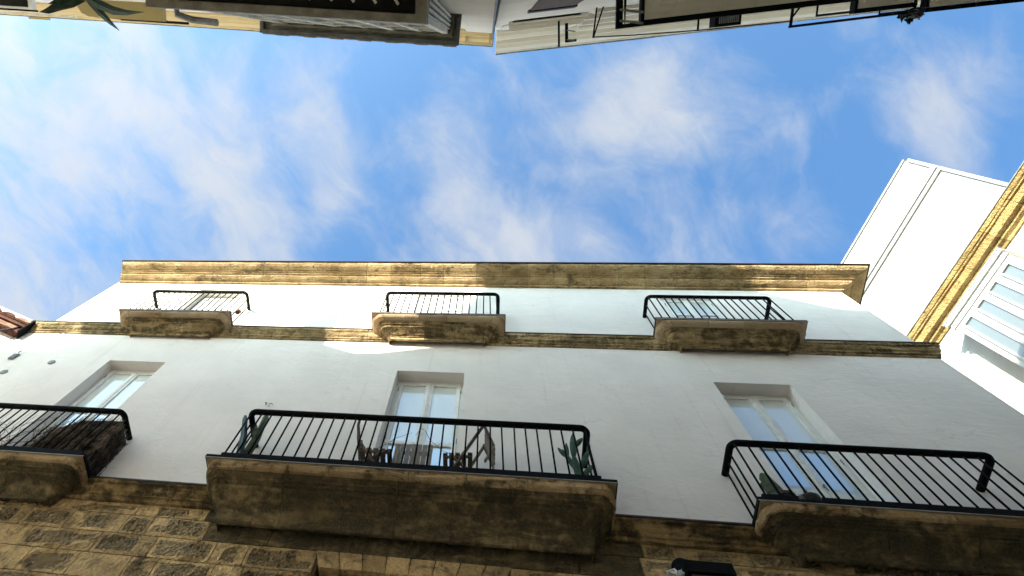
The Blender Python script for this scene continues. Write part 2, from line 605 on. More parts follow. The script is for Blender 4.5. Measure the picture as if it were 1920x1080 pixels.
b.box(XLU - .0, XR, F + .02, 12, 13.80, 13.93)
hpart(b, 'roof', M['roof'])


# --- windows of the house: frame, panes
def french_window(x0, x1, z0, z1, y, rail_z, pane_lo, open_leaf=False):
    w = MB()
    fw = .055
    w.box(x0, x0 + fw, y, y + .07, z0, z1)
    w.box(x1 - fw, x1, y, y + .07, z0, z1)
    w.box(x0 + fw, x1 - fw, y, y + .07, z1 - .075, z1)
    win = hpart(w, 'french_window', M['white'])
    xm = (x0 + x1) / 2
    for i, (a, c) in enumerate(((x0 + fw + .003, xm - .002), (xm + .002, x1 - fw - .003))):
        lf = MB()
        y2 = y - .022
        sw = .062
        zt, zb = z1 - .080, z0 + .02
        lf.box(a, a + sw, y2, y2 + .05, zb, zt)
        lf.box(c - sw, c, y2, y2 + .05, zb, zt)
        lf.box(a + sw, c - sw, y2 + .001, y2 + .049, zt - .07, zt)
        lf.box(a + sw, c - sw, y2 + .001, y2 + .049, rail_z, rail_z + .07)
        lf.box(a + sw, c - sw, y2 + .001, y2 + .049, zb, zb + .12)
        # meeting bead
        lf.box((c - .018) if i == 0 else a, c if i == 0 else a + .018, y2 - .012, y2 + .002, zb, zt)
        leaf = lf.build('casement', M['white'], win)
        if i == 1:
            zh = zb + 1.15
            hd = MB().box(a + .022, a + .036, y2 - .03, y2, zh, zh + .03)
            hd.box(a + .020, a + .038, y2 - .042, y2 - .0305, zh - .09, zh + .03)
            hd.build('handle', M['metal'], win)
        hg = MB()
        for zq in (zb + .25, (zb + zt) / 2, zt - .25):
            hg.box((a - .012) if i == 0 else (c + .001), (a - .001) if i == 0 else (c + .012), y2 - .008, y2 + .012, zq, zq + .09)
        hg.build('hinge', M['metal'], win)
        up = MB().box(a + sw, c - sw, y2 + .022, y2 + .034, rail_z + .07, zt - .07)
        up.build('pane', M['pane'], win)
        lo = MB().box(a + sw, c - sw, y2 + .024, y2 + .036, zb + .12, rail_z)
        lo.build('pane', pane_lo, win)
    bk = MB().box(x0, x1, y + .10, y + .12, z0, z1)
    bk.build('curtain', M['white'], win)
    return win


for i, (a, c) in enumerate(WIN2):
    french_window(a, c, Z2 + .02, 9.41, F + .215, (7.93, 7.55, 7.93)[i], M['pane_blue'])
for (a, c, zt), yw in zip(WIN3, (F + .22, F + .035, F + .035)):
    french_window(a, c, Z3 + .02, zt, yw, 12.2, M['pane_blue'] if yw > F + .1 else M['pane'])


# --- stone courses: blocks with a moulded section
def jit(a):
    return random.uniform(-a, a)


def course_block(prof, x0, x1, y, back, rough, nseg=3, mitre0=0.0, mitre1=0.0):
    """one moulded block; prof = [(outset, z)] from the wall foot up to the top; mitre = x growth per unit of outset"""
    rings = []
    for s in range(nseg + 1):
        t = s / nseg
        ring = []
        for o, z in prof:
            xa = x0 - mitre0 * o
            xb = x1 + mitre1 * o
            k = rough if 0 < s < nseg else rough * .5
            ring.append((xa + (xb - xa) * t, y - o + jit(k), z + jit(k)))
        ring.append((x0 + (x1 - x0) * t, y + back, prof[-1][1]))
        ring.append((x0 + (x1 - x0) * t, y + back, prof[0][1]))
        rings.append(ring)
    return MB().loft(rings)


def course(name, stone_name, prof, x0, x1, y, step, mat, rough=.004, mitre1=0.0, parent=None, lip=None):
    """a run of blocks under one part object; the part itself is the bed of mortar behind the blocks"""
    bed = MB().box(x0 + .02, x1 - .02, y - .012, y + .05, prof[0][1] + .01, prof[-1][1] - .01)
    root = hpart(bed, name, M['joint'])
    x = x0
    while x < x1 - .01:
        w = step * random.uniform(.82, 1.2)
        xe = x1 if x + w > x1 - step * .4 else x + w
        gap = .0035
        last = xe >= x1 - .01
        me = course_block(prof, x + gap, xe - (0 if last else gap), y, .03, rough, 3, 0, mitre1 if last else 0).mesh(stone_name, mat)
        link(stone_name, me, root)
        x = xe
    return root


CORN = [(.005, 13.60), (.05, 13.602), (.052, 13.66), (.085, 13.662), (.13, 13.68), (.19, 13.72), (.205, 13.765), (.245, 13.767), (.247, 13.80), (.29, 13.802),
        (.292, 13.83), (.34, 13.834), (.40, 13.85), (.445, 13.885), (.465, 13.92), (.47, 13.945)]
corn = course('cornice', 'cornice_stone', CORN, XLU + .05, XR, F, .66, M['stone_gold'], .005, 1.25)
# return of the cornice down the side street
for k in range(4):
    y0, y1 = F + .02 + k * .6, F + .02 + (k + 1) * .6
    rings = []
    for t in (0, .5, 1):
        ring = []
        for o, z in CORN:
            yy = (y0 - (o if k == 0 else -.004)) + ((y1 - .004) - (y0 - (o if k == 0 else -.004))) * t
            ring.append((XR + o * 1.25 + jit(.004), yy, z + jit(.004)))
        ring.append((XR - .02, y0 + (y1 - y0) * t, CORN[-1][1]))
        ring.append((XR - .02, y0 + (y1 - y0) * t, CORN[0][1]))
        rings.append(ring)
    link('cornice_stone', MB().loft(rings).mesh('cornice_stone', M['stone_gold']), corn)
b = MB()
b.box(XLU + .02, XR + .63, F - .505, F + .4, 13.948, 13.972)
b.box(XR - .5, XR + .63, F + .4, F + 2.6, 13.9485, 13.9725)
hpart(b, 'roof_edge', M['flash'])

STR3 = [(.004, 10.50), (.025, 10.505), (.03, 10.545), (.05, 10.555), (.055, 10.60), (.085, 10.63), (.10, 10.69), (.105, 10.72), (.125, 10.735), (.13, 10.805)]
STR2 = [(.004, 5.68), (.03, 5.685), (.035, 5.73), (.06, 5.74), (.065, 5.775), (.10, 5.80), (.12, 5.845), (.125, 5.865), (.15, 5.875), (.155, 5.905)]


def course_runs(name, prof, mat, step, spans):
    roots = []
    for a, c in spans:
        rt = course(name, 'string_stone', prof, a, c, F, step, mat, .009 if prof is STR2 else .005, .9 if c == XR else 0)
        roots.append(rt)
        zt = prof[-1][1]
        e = MB().box(a, c + (.13 if c == XR else 0), F - prof[-1][0] - .012, F + .01, zt + .002, zt + .028)
        e.build('lead_edge', M['flash'], rt)
    return roots


BAL3 = [(-7.50, -5.05), (-2.18, .345), (2.95, 5.39)]
BAL2 = [(-7.60, -5.00), (-3.34, 1.415), (2.82, 5.75)]
YF3 = (4.545, 4.505, 4.505)
YF2 = (4.497, 4.386, 4.483)
st3 = course_runs('string_course', STR3, M['stone_mid'], .68, [(XL, -7.5 + .4), (-5.05 - .4, -2.18 + .4), (.345 - .4, 2.95 + .4), (5.39 - .4, XR)])
st2 = course_runs('string_course', STR2, M['stone_string'], .62, [(XL, -7.6 + .45), (-5.0 - .45, -3.34 + .5), (1.415 - .5, 2.82 + .45), (5.75 - .45, XR)])
# the ends of both courses round the right corner
for prof, mat, rt in ((STR3, M['stone_mid'], st3[-1]), (STR2, M['stone_string'], st2[-1])):
    rings = []
    for t in (0, 1):
        ring = [(XR + o * .9, (F - o if t == 0 else F + .9), z) for o, z in prof]
        ring += [(XR - .02, F + .001 if t == 0 else F + .9, prof[-1][1]), (XR - .02, F + .001 if t == 0 else F + .9, prof[0][1])]
        rings.append(ring)
    link('string_stone', MB().loft(rings).mesh('string_stone', mat), rt)


# --- balconies
FX = 1.0


def u_point(s, o, x0, x1, yw, yb, r):
    """point on the U-shaped plan line of a corbel at arc position s (0..5) pushed out by o.
    0-1 left side, 1-2 left corner, 2-3 front, 3-4 right corner, 4-5 right side"""
    rho = min(o, r * .35 + o * .45)
    k = o - rho
    if s <= 1:
        return (x0 - o * FX, yw + (yb - k - yw) * s)
    if s <= 2:
        a = (s - 1) * math.pi / 2
        return (x0 - (k + rho * math.cos(a)) * FX, yb - k - rho * math.sin(a))
    if s <= 3:
        t = s - 2
        return (x0 + (x1 - x0) * t - FX * k * max(0, 1 - t / .1) + FX * k * max(0, 1 - (1 - t) / .1), yb - o)
    if s <= 4:
        a = (s - 3) * math.pi / 2
        return (x1 + (k + rho * math.sin(a)) * FX, yb - k - rho * math.cos(a))
    return (x1 + o * FX, yb - k + (yw - yb + k) * (s - 4))


def corbel_block(prof, ss, x0, x1, yw, yb, r, rough, thick=.07):
    rings = []
    for i, s in enumerate(ss):
        ring = []
        for o, z in prof:
            x, y = u_point(s, o, x0, x1, yw, yb, r)
            k = rough if 0 < i < len(ss) - 1 else rough * .4
            ring.append((x + jit(k), y + jit(k), z + jit(k)))
        for o, z in ((prof[-1][0] - thick, prof[-1][1]), (max(-.02, prof[len(prof) // 2][0] - thick), prof[len(prof) // 2][1] + thick), (-.05, prof[0][1] + .01)):
            x, y = u_point(s, max(o, 0.0), x0, x1, yw, yb, r)
            ring.append((x, y + (0.03 if o < 0 else 0), z))
        rings.append(ring)
    return MB().loft(rings)


def balcony(x0, x1, yf, zf, prof_fn, inset, mat, lip_mat, rail_z, rail_y, bar_gap, bars_mat, rough, step, rail_r, side_bars, label, rail_in=0.0):
    slab = MB().box(x0 + .014, x1 - .014, yf + .014, F + .28, zf - .055, zf)
    bal = hpart(slab, 'balcony', M['stone_lip'])
    bal['label'] = label
    e = MB()
    e.box(x0, x1, yf, yf + .0135, zf - .044, zf + .006)
    e.box(x0, x0 + .0135, yf + .014, F, zf - .044, zf + .006)
    e.box(x1 - .0135, x1, yf + .014, F, zf - .044, zf + .006)
    e.build('edge_strip', M['flash'] if zf > 9 else M['iron'], bal)
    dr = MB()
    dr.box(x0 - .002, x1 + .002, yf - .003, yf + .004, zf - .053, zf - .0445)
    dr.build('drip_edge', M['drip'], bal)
    body, lip = prof_fn
    global FX
    FX = .60 if x1 - x0 > 4 else (.85 if zf < 9 else 1.0)
    D = inset
    bx0, bx1, yb = x0 + D * FX, x1 - D * FX, yf + D
    for prof, mt, nm in ((body, mat, 'corbel_stone'), (lip, lip_mat, 'lip_stone')):
        n = max(2, round((bx1 - bx0) / step))
        cuts = [2.0]
        for i in range(1, n):
            cuts.append(2 + (i + random.uniform(-.18, .18)) / n)
        cuts.append(3.0)
        g = .005 / (bx1 - bx0)
        lk = random.uniform(.03, .1)
        # corner stones wrap the side, the corner and the first bit of the front
        me = corbel_block(prof, [0, .9, 1, 1.18, 1.34, 1.5, 1.66, 1.82, 2.0 - g], bx0, bx1, F, yb, .12, rough).mesh(nm, mt)
        link(nm, me, bal)
        me = corbel_block(prof, [3.0 + g, 3.18, 3.34, 3.5, 3.66, 3.82, 4, 4.1, 5], bx0, bx1, F, yb, .12, rough).mesh(nm, mt)
        link(nm, me, bal)
        for a, c in zip(cuts[:-1], cuts[1:]):
            me = corbel_block(prof, [a + g, a + (c - a) * .33, a + (c - a) * .67, c - g], bx0, bx1, F, yb, .12, rough).mesh(nm, mt)
            link(nm, me, bal)
    pf = [(max(0, o - .022), z + .012) for o, z in body + lip[1:]]
    corbel_block(pf, [0, .9, 1, 1.34, 1.66, 2.0, 2.1, 2.5, 2.9, 3.0, 3.34, 3.66, 4, 4.1, 5], bx0, bx1, F, yb, .12, 0).build('corbel_core', M['joint'], bal)
    # railing
    rx0, rx1 = x0 + .10 + rail_in, x1 - .10 - rail_in
    rc = .085

    def u_path(z, rc=rc):
        p = [(rx0, F + .02, z), (rx0, rail_y + rc, z)]
        for k in range(1, 6):
            a = k * math.pi / 10
            p.append((rx0 + rc - rc * math.cos(a), rail_y + rc - rc * math.sin(a), z))
        for k in range(0, 5):
            a = k * math.pi / 10
            p.append((rx1 - rc + rc * math.sin(a), rail_y + rc - rc * math.cos(a), z))
        p += [(rx1, rail_y + rc, z), (rx1, F + .02, z)]
        return p
    h = MB().tube(u_path(rail_z), rail_r, 10)
    h.build('handrail', bars_mat, bal, True)
    lowz = zf + (.034 if zf > 9 else .085)
    lo = MB()
    lo.box(rx0 - .012, rx1 + .012, rail_y - .011, rail_y + .011, lowz - .026, lowz + .026)
    lo.box(rx0 - .012, rx0 + .012, rail_y + .0115, F + .02, lowz - .0255, lowz + .0255)
    lo.box(rx1 - .012, rx1 + .012, rail_y + .0115, F + .02, lowz - .0255, lowz + .0255)
    lo.build('bottom_rail', bars_mat, bal)
    ft = MB()
    for fx in (rx0, (rx0 + rx1) / 2, rx1):
        ft.box(fx - .014, fx + .014, rail_y - .0105, rail_y + .0105, zf - .02, lowz - .0265)
    ft.build('railing_foot', bars_mat, bal)
    bh = rail_z - lowz - .026
    bm_ = MB().tube([(0, 0, 0), (0, 0, bh)], .0125 if zf > 9 else .0115, 6).mesh('railing_bar', bars_mat, True)
    n = round((rx1 - rx0 - .06) / bar_gap)
    for i in range(n + 1):
        link('railing_bar', bm_, bal, (rx0 + .03 + (rx1 - rx0 - .06) * i / n + jit(.006), rail_y, lowz + .026), None, (jit(.004), jit(.007), 0))
    for sx in (rx0, rx1):
        for k in range(1, side_bars + 1):
            link('railing_bar', bm_, bal, (sx, rail_y + (F - rail_y) * k / (side_bars + .55), lowz + .026))
    return bal


def prof3(D):
    body = [(0, 10.42), (.012, 10.425), (.012, 10.50), (.03, 10.505), (.03, 10.525), (.06, 10.53), (.12, 10.565), (.19, 10.60), (.20, 10.64), (.235, 10.642), (.237, 10.668), (.27, 10.67), (.272, 10.69)]
    lip = [(.275, 10.692), (.30, 10.693), (.345, 10.705), (.372, 10.73), (.378, 10.76), (.378, 10.774)]
    s = (D - .015) / .378
    return [(o * s, z) for o, z in body], [(o * s, z) for o, z in lip]


def prof2(D, zb):
    body = [(0, 0), (.02, .01), (.02, .10), (.04, .11), (.07, .16), (.12, .205), (.20, .25), (.275, .275), (.28, .315), (.315, .318), (.318, .335), (.36, .337), (.362, .36), (.395, .37), (.422, .385)]
    lip = [(.425, .388), (.45, .395), (.472, .42), (.483, .455), (.485, .49)]
    s = (D - .015) / .485
    k = (Z2 - .056 - zb) / .49
    return [(o * s, zb + z * k) for o, z in body], [(o * s, zb + z * k) for o, z in lip]


L3 = ['sunlit top-floor balcony at the left end with dark shaded door', 'middle top-floor balcony half in sun and half in shade', 'shaded top-floor balcony at the right end']
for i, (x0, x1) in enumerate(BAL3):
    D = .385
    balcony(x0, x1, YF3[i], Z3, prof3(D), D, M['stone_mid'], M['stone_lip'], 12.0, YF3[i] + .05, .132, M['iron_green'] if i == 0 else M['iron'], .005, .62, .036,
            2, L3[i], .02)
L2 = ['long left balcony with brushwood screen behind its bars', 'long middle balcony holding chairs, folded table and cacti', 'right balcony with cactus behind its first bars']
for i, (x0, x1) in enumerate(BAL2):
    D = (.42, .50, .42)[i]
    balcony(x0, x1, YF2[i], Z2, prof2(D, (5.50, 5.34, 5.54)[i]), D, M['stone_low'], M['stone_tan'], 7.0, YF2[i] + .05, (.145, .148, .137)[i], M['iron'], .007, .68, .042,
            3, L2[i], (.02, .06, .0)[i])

# --- ashlar wall under the lower course
wall_bed = MB()
wall_bed.box(XL, -1.76, F + .035, F + .5, 4.1, 5.69)
wall_bed.box(-1.76, .22, F + .035, F + .5, 5.16, 5.69)
wall_bed.box(.22, XR - .01, F + .035, F + .5, 4.1, 5.69)
stone_wall = hpart(wall_bed, 'stone_wall', M['joint'])
b = MB()
b.box(XL, -1.74, F + .02, F + .5, -1.6, 4.1)
b.box(.20, XR - .01, F + .02, F + .5, -1.6, 4.1)
b.box(-1.74, .20, F + .35, F + .5, -1.6, 5.0)
b.build('ground_floor_wall', M['ashlar'], stone_wall)


def ashlar_mesh(w, h, rough, boss):
    """drafted margin round a rough boss"""
    nx, nz = 7, 5
    mx, mz = .09 * min(1, .5 / w), .14
    us = [0, mx] + [mx + (1 - 2 * mx) * i / (nx - 3) for i in range(1, nx - 3)] + [1 - mx, 1]
    vs_ = [0, mz] + [mz + (1 - 2 * mz) * i / (nz - 3) for i in range(1, nz - 3)] + [1 - mz, 1]
    mb = MB()
    vv = []
    for iz, vz in enumerate(vs_):
        for ix, ux in enumerate(us):
            inner = 1 < ix < nx - 2 and 1 <= iz <= nz - 2 or (1 <= ix <= nx - 2 and 1 < iz < nz - 2)
            edge = ix in (0, nx - 1) or iz in (0, nz - 1)
            d = 0 if edge else jit(rough * .08)
            if inner:
                d = boss + jit(rough)
            vv.append((ux * w + (jit(.012) if inner else 0), -d, vz * h + (jit(.01) if inner else 0)))
    n = len(vv)
    back = [(0, .06, 0), (w, .06, 0), (w, .06, h), (0, .06, h)]
    fs = []
    for iz in range(nz - 1):
        for ix in range(nx - 1):
            a = iz * nx + ix
            fs.append((a, a + 1, a + nx + 1, a + nx))
    bot = list(range(nx))
    top = [(nz - 1) * nx + i for i in range(nx)]
    lef = [i * nx for i in range(nz)]
    rig = [i * nx + nx - 1 for i in range(nz)]
    fs.append(tuple(bot[::-1] + [n, n + 1]))
    fs.append(tuple(top + [n + 2, n + 3]))
    fs.append(tuple(lef + [n + 3, n]))
    fs.append(tuple(rig[::-1] + [n + 1, n + 2]))
    fs.append((n, n + 1, n + 2, n + 3)[::-1])
    return mb.add(vv + back, fs)


rows = [(5.495, 5.685), (5.19, 5.490), (4.872, 5.185), (4.53, 4.867), (4.2, 4.525)]
for ri, (z0, z1) in enumerate(rows):
    x = XL - random.uniform(0, .3)
    fixed = []
    while x < XR - .05:
        w = random.uniform(.55, .95) if random.random() > .15 else random.uniform(.28, .4)
        a, c = max(x, XL), min(x + w, XR)
        x += w
        if z0 < 5.1 and a < .25 and c > -1.78:          # the portal
            if a < -1.78:
                c = -1.785
            elif c > .25:
                a = .255
            else:
                continue
        if c - a < .06:
            continue
        rough, boss = random.choice([(.014, -.004), (.022, .004), (.030, .010), (.026, -.01), (.030, .012), (.006, 0)])
        me = ashlar_mesh(c - a - .011, z1 - z0 - .010, rough, boss).mesh('ashlar_block', M['ashlar'])
        if rough > .009:
            me.materials.append(M['boss'])
            drop = {(1, 1), (2, 1), (1, 4), (2, 4)} if rough < .015 else set(random.sample([(1, 1), (2, 1), (1, 4), (2, 4)], random.choice([0, 1, 1, 2])))
            for pz in range(1, 3):
                for px in range(1, 5):
                    if (pz, px) not in drop:
                        me.polygons[pz * 6 + px].material_index = 1
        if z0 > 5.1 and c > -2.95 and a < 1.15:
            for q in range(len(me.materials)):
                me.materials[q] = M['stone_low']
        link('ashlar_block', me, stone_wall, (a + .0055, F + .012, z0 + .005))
# flat arch over the portal
n = 8
for i in range(n):
    xa, xb = -1.775 + 2.02 * i / n, -1.775 + 2.02 * (i + 1) / n
    tilt = (i - (n - 1) / 2) * .022
    mb = MB()
    p = [(xa + .003 - tilt * .5, 4.96), (xb - .003 + .0 - (-(tilt)) * .5 - tilt, 4.96), (xb - .003 + tilt * .5, 5.185), (xa + .003 + tilt * .5, 5.185)]
    p = [(xa + .003 - tilt * .5, 4.96), (xb - .003 - tilt * .5 - .011, 4.96), (xb - .003 + tilt * .5, 5.185), (xa + .003 + tilt * .5 - .0, 5.185)]
    mb.prism(p, F + .006, F + .36)
    mb.build('lintel_stone', M['ashlar'], stone_wall)

# --- small fittings on the white house
for (x, z) in ((-8.03, 9.23), (-8.69, 8.79)):
    d = MB()
    rings = []
    for r, y in ((.072, F - .004), (.072, F - .016), (.05, F - .022)):
        rings.append([(x + r * math.cos(a * math.pi / 7), y, z + r * math.sin(a * math.pi / 7)) for a in range(14)])
    d.loft(rings)
    tag(d.build('vent_cover', M['metal']), 'small round vent cover on the white wall, ' + ('nearer the window' if x > -8.3 else 'nearer the picture edge and lower'), 'vent', 'round vent covers on the white wall')
bx = thing('junction_box', 'small grey electrical box on the white wall under the brown eave', 'electrical box', (-8.95, F, 9.38))
MB().box(-.055, .055, -.035, -.002, -.10, .10).build('housing', M['metal'], bx)
MB().box(-.045, .045, -.042, -.0355, .01, .085).build('cover', M['pot_dark'], bx)
MB().box(-.045, .045, -.042, -.0355, -.085, -.015).build('cover', M['pot_dark'], bx)
MB().tube([(0, -.04, .13), (.02, -.045, .5), (.30, -.03, 1.1), (.33, -.02, 1.15)], .010, 5).build('conduit', M['metal'], bx)
cb = MB().tube([(-10.0, 4.55, 9.35), (-9.8, 4.72, 9.9), (-9.66, 4.82, 10.3), (-9.52, 4.88, 10.72)], .022, 6)
tag(cb.build('wall_cable', M['cable'], None, True), 'black cable running up the wall corner to the brown eave', 'cable')
# spotlights lying on the ledge of the string course
for i, x in enumerate((-8.20, -4.42, -3.66)):
    s = thing('ledge_spotlight', ('small dark spotlight on the ledge left of the sunlit top balcony', 'flat dark spotlight on the ledge, close right of the sunlit top balcony', 'largest dark spotlight on the ledge, midway between the two top balconies')[i],
              'spotlight', (x, F - .06, Z3 + .005), 0, 'spotlights on the upper ledge')
    MB().lathe([(.05, 0), (.055, .03), (.03, .04)], (0, 0, 0), 10).build('base', M['pot_dark'], s)
    MB().tube([(-.07 - .03 * (i == 2), 0, .06), (.08 + .03 * (i == 2), 0, .075)], .05, 8).build('head', M['pot_dark'], s)
hk = MB()
hk.tube([(-3.41, F, 8.10), (-3.41, F - .05, 8.10), (-3.37, F - .06, 8.06)], .007, 5)
hk.tube([(-3.36, F, 8.07), (-3.33, F - .05, 8.08), (-3.28, F - .05, 8.05)], .006, 5)
tag(hk.build('wall_hook', M['cable']), 'tiny dark hook on the white wall above the left end of the middle balcony', 'hook')
rv = MB().lathe([(.045, 0), (.045, .10), (.02, .13)], (-5.0, 4.66, 11.0), 8)
tag(rv.build('outlet_cap', M['pot']), 'small reddish cap behind the right end of the sunlit top balcony', 'cap')


# ------------------------------------------------------------------ things on the balconies
def chair(loc, mirror, label):
    c = thing('folding_chair', label, 'chair', loc, 0, 'folding chairs on the middle balcony')
    s = -1 if mirror else 1                     # s = 1: back to the left (-x), seat to the right
    wd = .36
    for dy in (-wd / 2, wd / 2):
        f = MB()
        for p, q in (((s * .30, dy, 0), (s * .06, dy, .40)), ((s * .06, dy, .40), (s * -.10, dy, .68)), ((s * -.10, dy, .68), (s * -.155, dy, .95)), ((s * -.155, dy, .95), (s * -.16, dy, 1.14))):
            f.beam(p, q, .024, .044, (0, 1, 0))
        f.build('back_leg', M['wood_dark'], c)
        f = MB()
        f.beam((s * -.16, dy * .86, 0), (s * .30, dy * .86, .475), .020, .042, (0, 1, 0))
        f.build('front_leg', M['wood_dark'], c)
        f = MB().beam((s * -.03, dy * .78, .475), (s * .34, dy * .78, .475), .024, .035)
        f.build('seat_rail', M['wood_dark'], c)
    sl = MB().box(-.03, .03, -wd / 2 + .02, wd / 2 - .02, .496, .518).mesh('seat_slat', M['wood_dark'])
    for k in range(5):
        link('seat_slat', sl, c, (s * (-.01 + .085 * k), 0, 0))
    for k in range(3):
        z = .74 + .13 * k
        x = -.118 - .017 * k
        MB().beam((s * x, -wd / 2 + .01, z), (s * x, wd / 2 - .01, z), .075, .018, (s, 0, .2)).build('back_slat', M['wood_dark'], c)
    return c


chair((-1.50, 4.68, Z2), False, 'dark wooden folding chair left of the folded table, back to the left')
c2 = thing('folding_chair', 'dark wooden folding chair right of the folded table, back leaning right', 'chair', (-.22, 4.70, Z2), 0, 'folding chairs on the middle balcony')
for dy in (-.17, .17):
    f = MB().beam((-.22, dy, .02), (.205, dy, 1.19), .022, .045, (0, 1, 0))
    f.build('back_leg', M['wood_dark'], c2)
    f = MB().beam((.22, dy * .85, 0), (-.20, dy * .85, .52), .022, .04, (0, 1, 0))
    f.build('front_leg', M['wood_dark'], c2)
    f = MB().beam((.06, dy * .7, .545), (-.27, dy * .7, .50), .022, .035)
    f.build('seat_rail', M['wood_dark'], c2)
    f = MB().beam((.20, dy * .93, 1.20), (.33, dy * .93, .72), .022, .045, (0, 1, 0))
    f.build('back_post', M['wood_dark'], c2)
    f = MB().beam((.33, dy * .9, .72), (.22, dy * .9, .42), .022, .04, (0, 1, 0))
    f.build('arm', M['wood'], c2)
for dy in (-.10, -.035, .03, .095):
    MB().beam((.222, dy, 1.15), (.335, dy, .735), .020, .05, (0, 1, 0)).build('back_slat', M['wood'], c2)
sl = MB().box(-.028, .028, -.15, .15, 0, .022).mesh('seat_slat', M['wood_dark'])
for k in range(5):
    link('seat_slat', sl, c2, (-.26 + .075 * k, 0, .523 + .010 * k))

tb = thing('folding_table', 'grey slatted wooden table folded upright between the two chairs', 'table', (-.92, 4.80, Z2))
for k in range(7):
    x = -.215 + .0715 * k
    MB().box(x - .031, x + .031, -.012 + jit(.003), .012, .05, 1.03 + jit(.012)).build('slat', M['wood'], tb)
for z in (.25, .85):
    MB().box(-.24, .24, .0125, .035, z, z + .06).build('batten', M['wood_dark'], tb)
for x in (-.20, .20):
    MB().beam((x, .05, 0), (x, .05, .95), .03, .03, (0, 1, 0)).build('leg', M['wood_dark'], tb)


def ridged(path, r, n=10, ridge=.22, taper=True):
    """ribbed cactus column along a path"""
    path = [Vector(p) for p in path]
    mb = MB()
    rings = []
    L = len(path)
    for i, p in enumerate(path):
        d = (path[min(i + 1, L - 1)] - path[max(i - 1, 0)]).normalized()
        s = d.cross(Vector((0, 1, .2))).normalized()
        t = s.cross(d).normalized()
        u = i / (L - 1)
        rr = r * (.62 if i == L - 1 and taper else 1.0) * (.75 + .25 * math.sin(math.pi * min(1, u * 1.2 + .15)))
        if i == L - 1 and taper:
            rr = r * .3
        rings.append([p + (s * math.cos(math.pi * k / n) + t * math.sin(math.pi * k / n)) * rr * (1 + (ridge if k % 2 else -ridge)) for k in range(2 * n)])
    return mb.loft(rings)


def plant_pot(parent, x, y, z, r, h, mat):
    MB().lathe([(r * .7, 0), (r * .92, h * .8), (r, h * .82), (r * 1.03, h), (r * .9, h), (r * .85, h * .9)], (x, y, z), 14).build('pot', mat, parent)


def seg(a, b, n):
    a, b = Vector(a), Vector(b)
    return [a + (b - a) * i / n for i in range(n + 1)]


# cactus with pads at the right end of the middle balcony
ca = thing('cactus', 'bushy dark green cactus in the right corner of the middle balcony', 'cactus', (1.10, 4.68, Z2))
plant_pot(ca, 0, 0, 0, .13, .24, M['pot'])


def pad(a, b, w):
    """thick flattened stem from a to b"""
    a, b = Vector(a), Vector(b)
    d = (b - a)
    mb = MB()
    rings = []
    for i in range(8):
        u = i / 7
        k = max(.12, math.sin(math.pi * (u * .88 + .1)) ** .6) * w
        p = a + d * u
        s = d.normalized().cross(Vector((0, 1, 0))).normalized()
        rings.append([p + s * (k * math.cos(q * math.pi / 5)) + Vector((0, 1, 0)) * (.62 * k * math.sin(q * math.pi / 5)) for q in range(10)])
    return mb.loft(rings)


for a, c, w in (((0, 0, .2), (-.03, -.02, .85), .065), ((-.03, -.02, .78), (.02, -.03, 1.27), .062), ((.0, -.02, .98), (.12, -.04, 1.16), .05), ((.02, 0, .55), (.17, -.02, .94), .05),
                ((.04, 0, .45), (.20, .02, .70), .045), ((-.02, 0, .5), (-.15, -.02, .92), .045), ((-.1, 0, .78), (-.09, -.03, 1.05), .035), ((.16, 0, .88), (.19, -.02, 1.1), .035), ((-.13, 0, .8), (-.20, -.02, .95), .035)):
    pad(a, c, w * .74).build('stem', M['cactus'], ca, True)

cb1 = thing('cactus', 'tall dusty forked cactus in the left corner of the middle balcony', 'cactus', (-3.02, 4.66, Z2))
plant_pot(cb1, 0, 0, 0, .13, .26, M['pot'])
ridged(seg((0, 0, .22), (.0, 0, .7), 4) + seg((.0, 0, .78), (-.05, 0, 1.38), 6), .047, 6).build('stem', M['cactus_grey'], cb1)
pad((-.01, 0, .72), (-.13, 0, 1.12), .035).build('stem', M['cactus_grey'], cb1, True)
cb2 = thing('euphorbia', 'dark thin-stemmed succulent against the left end bars of the middle balcony', 'succulent', (-3.04, 4.60, Z2))
plant_pot(cb2, 0, 0, 0, .11, .2, M['pot_dark'])
ridged(seg((0, 0, .18), (-.12, .0, .70), 4) + seg((-.15, 0, .78), (-.30, 0, 1.22), 4), .042, 5).build('stem', M['leaf'], cb2)

cr = thing('cactus', 'thick ribbed column cactus behind the first bars of the right balcony', 'cactus', (3.16, 4.68, Z2))
plant_pot(cr, .03, 0, 0, .14, .22, M['pot_dark'])
ridged(seg((.03, 0, .18), (-.02, 0, .68), 8), .062, 7).build('stem', M['cactus_grey'], cr)
ridged(seg((.0, .0, .2), (-.07, .02, .54), 6), .040, 6).build('stem', M['cactus_grey'], cr)
bw = thing('planter_bowl', 'low dark bowl beside the column cactus on the right balcony edge', 'planter', (3.36, 4.56, Z2))
MB().lathe([(.07, 0), (.11, .05), (.12, .08), (.10, .08), (.09, .06)], (0, 0, 0), 16).build('bowl', M['pot_dark'], bw)
rs = MB()
for k in range(14):
    a = k * 2.4
    rs.tube([(.02 * math.cos(a), .02 * math.sin(a), .1), (.05 * math.cos(a), .05 * math.sin(a), .13), (.07 * math.cos(a), .07 * math.sin(a), .15 + .02 * (k % 3))], .012, 4, .003)
rs.build('rosette', M['cactus_grey'], bw)

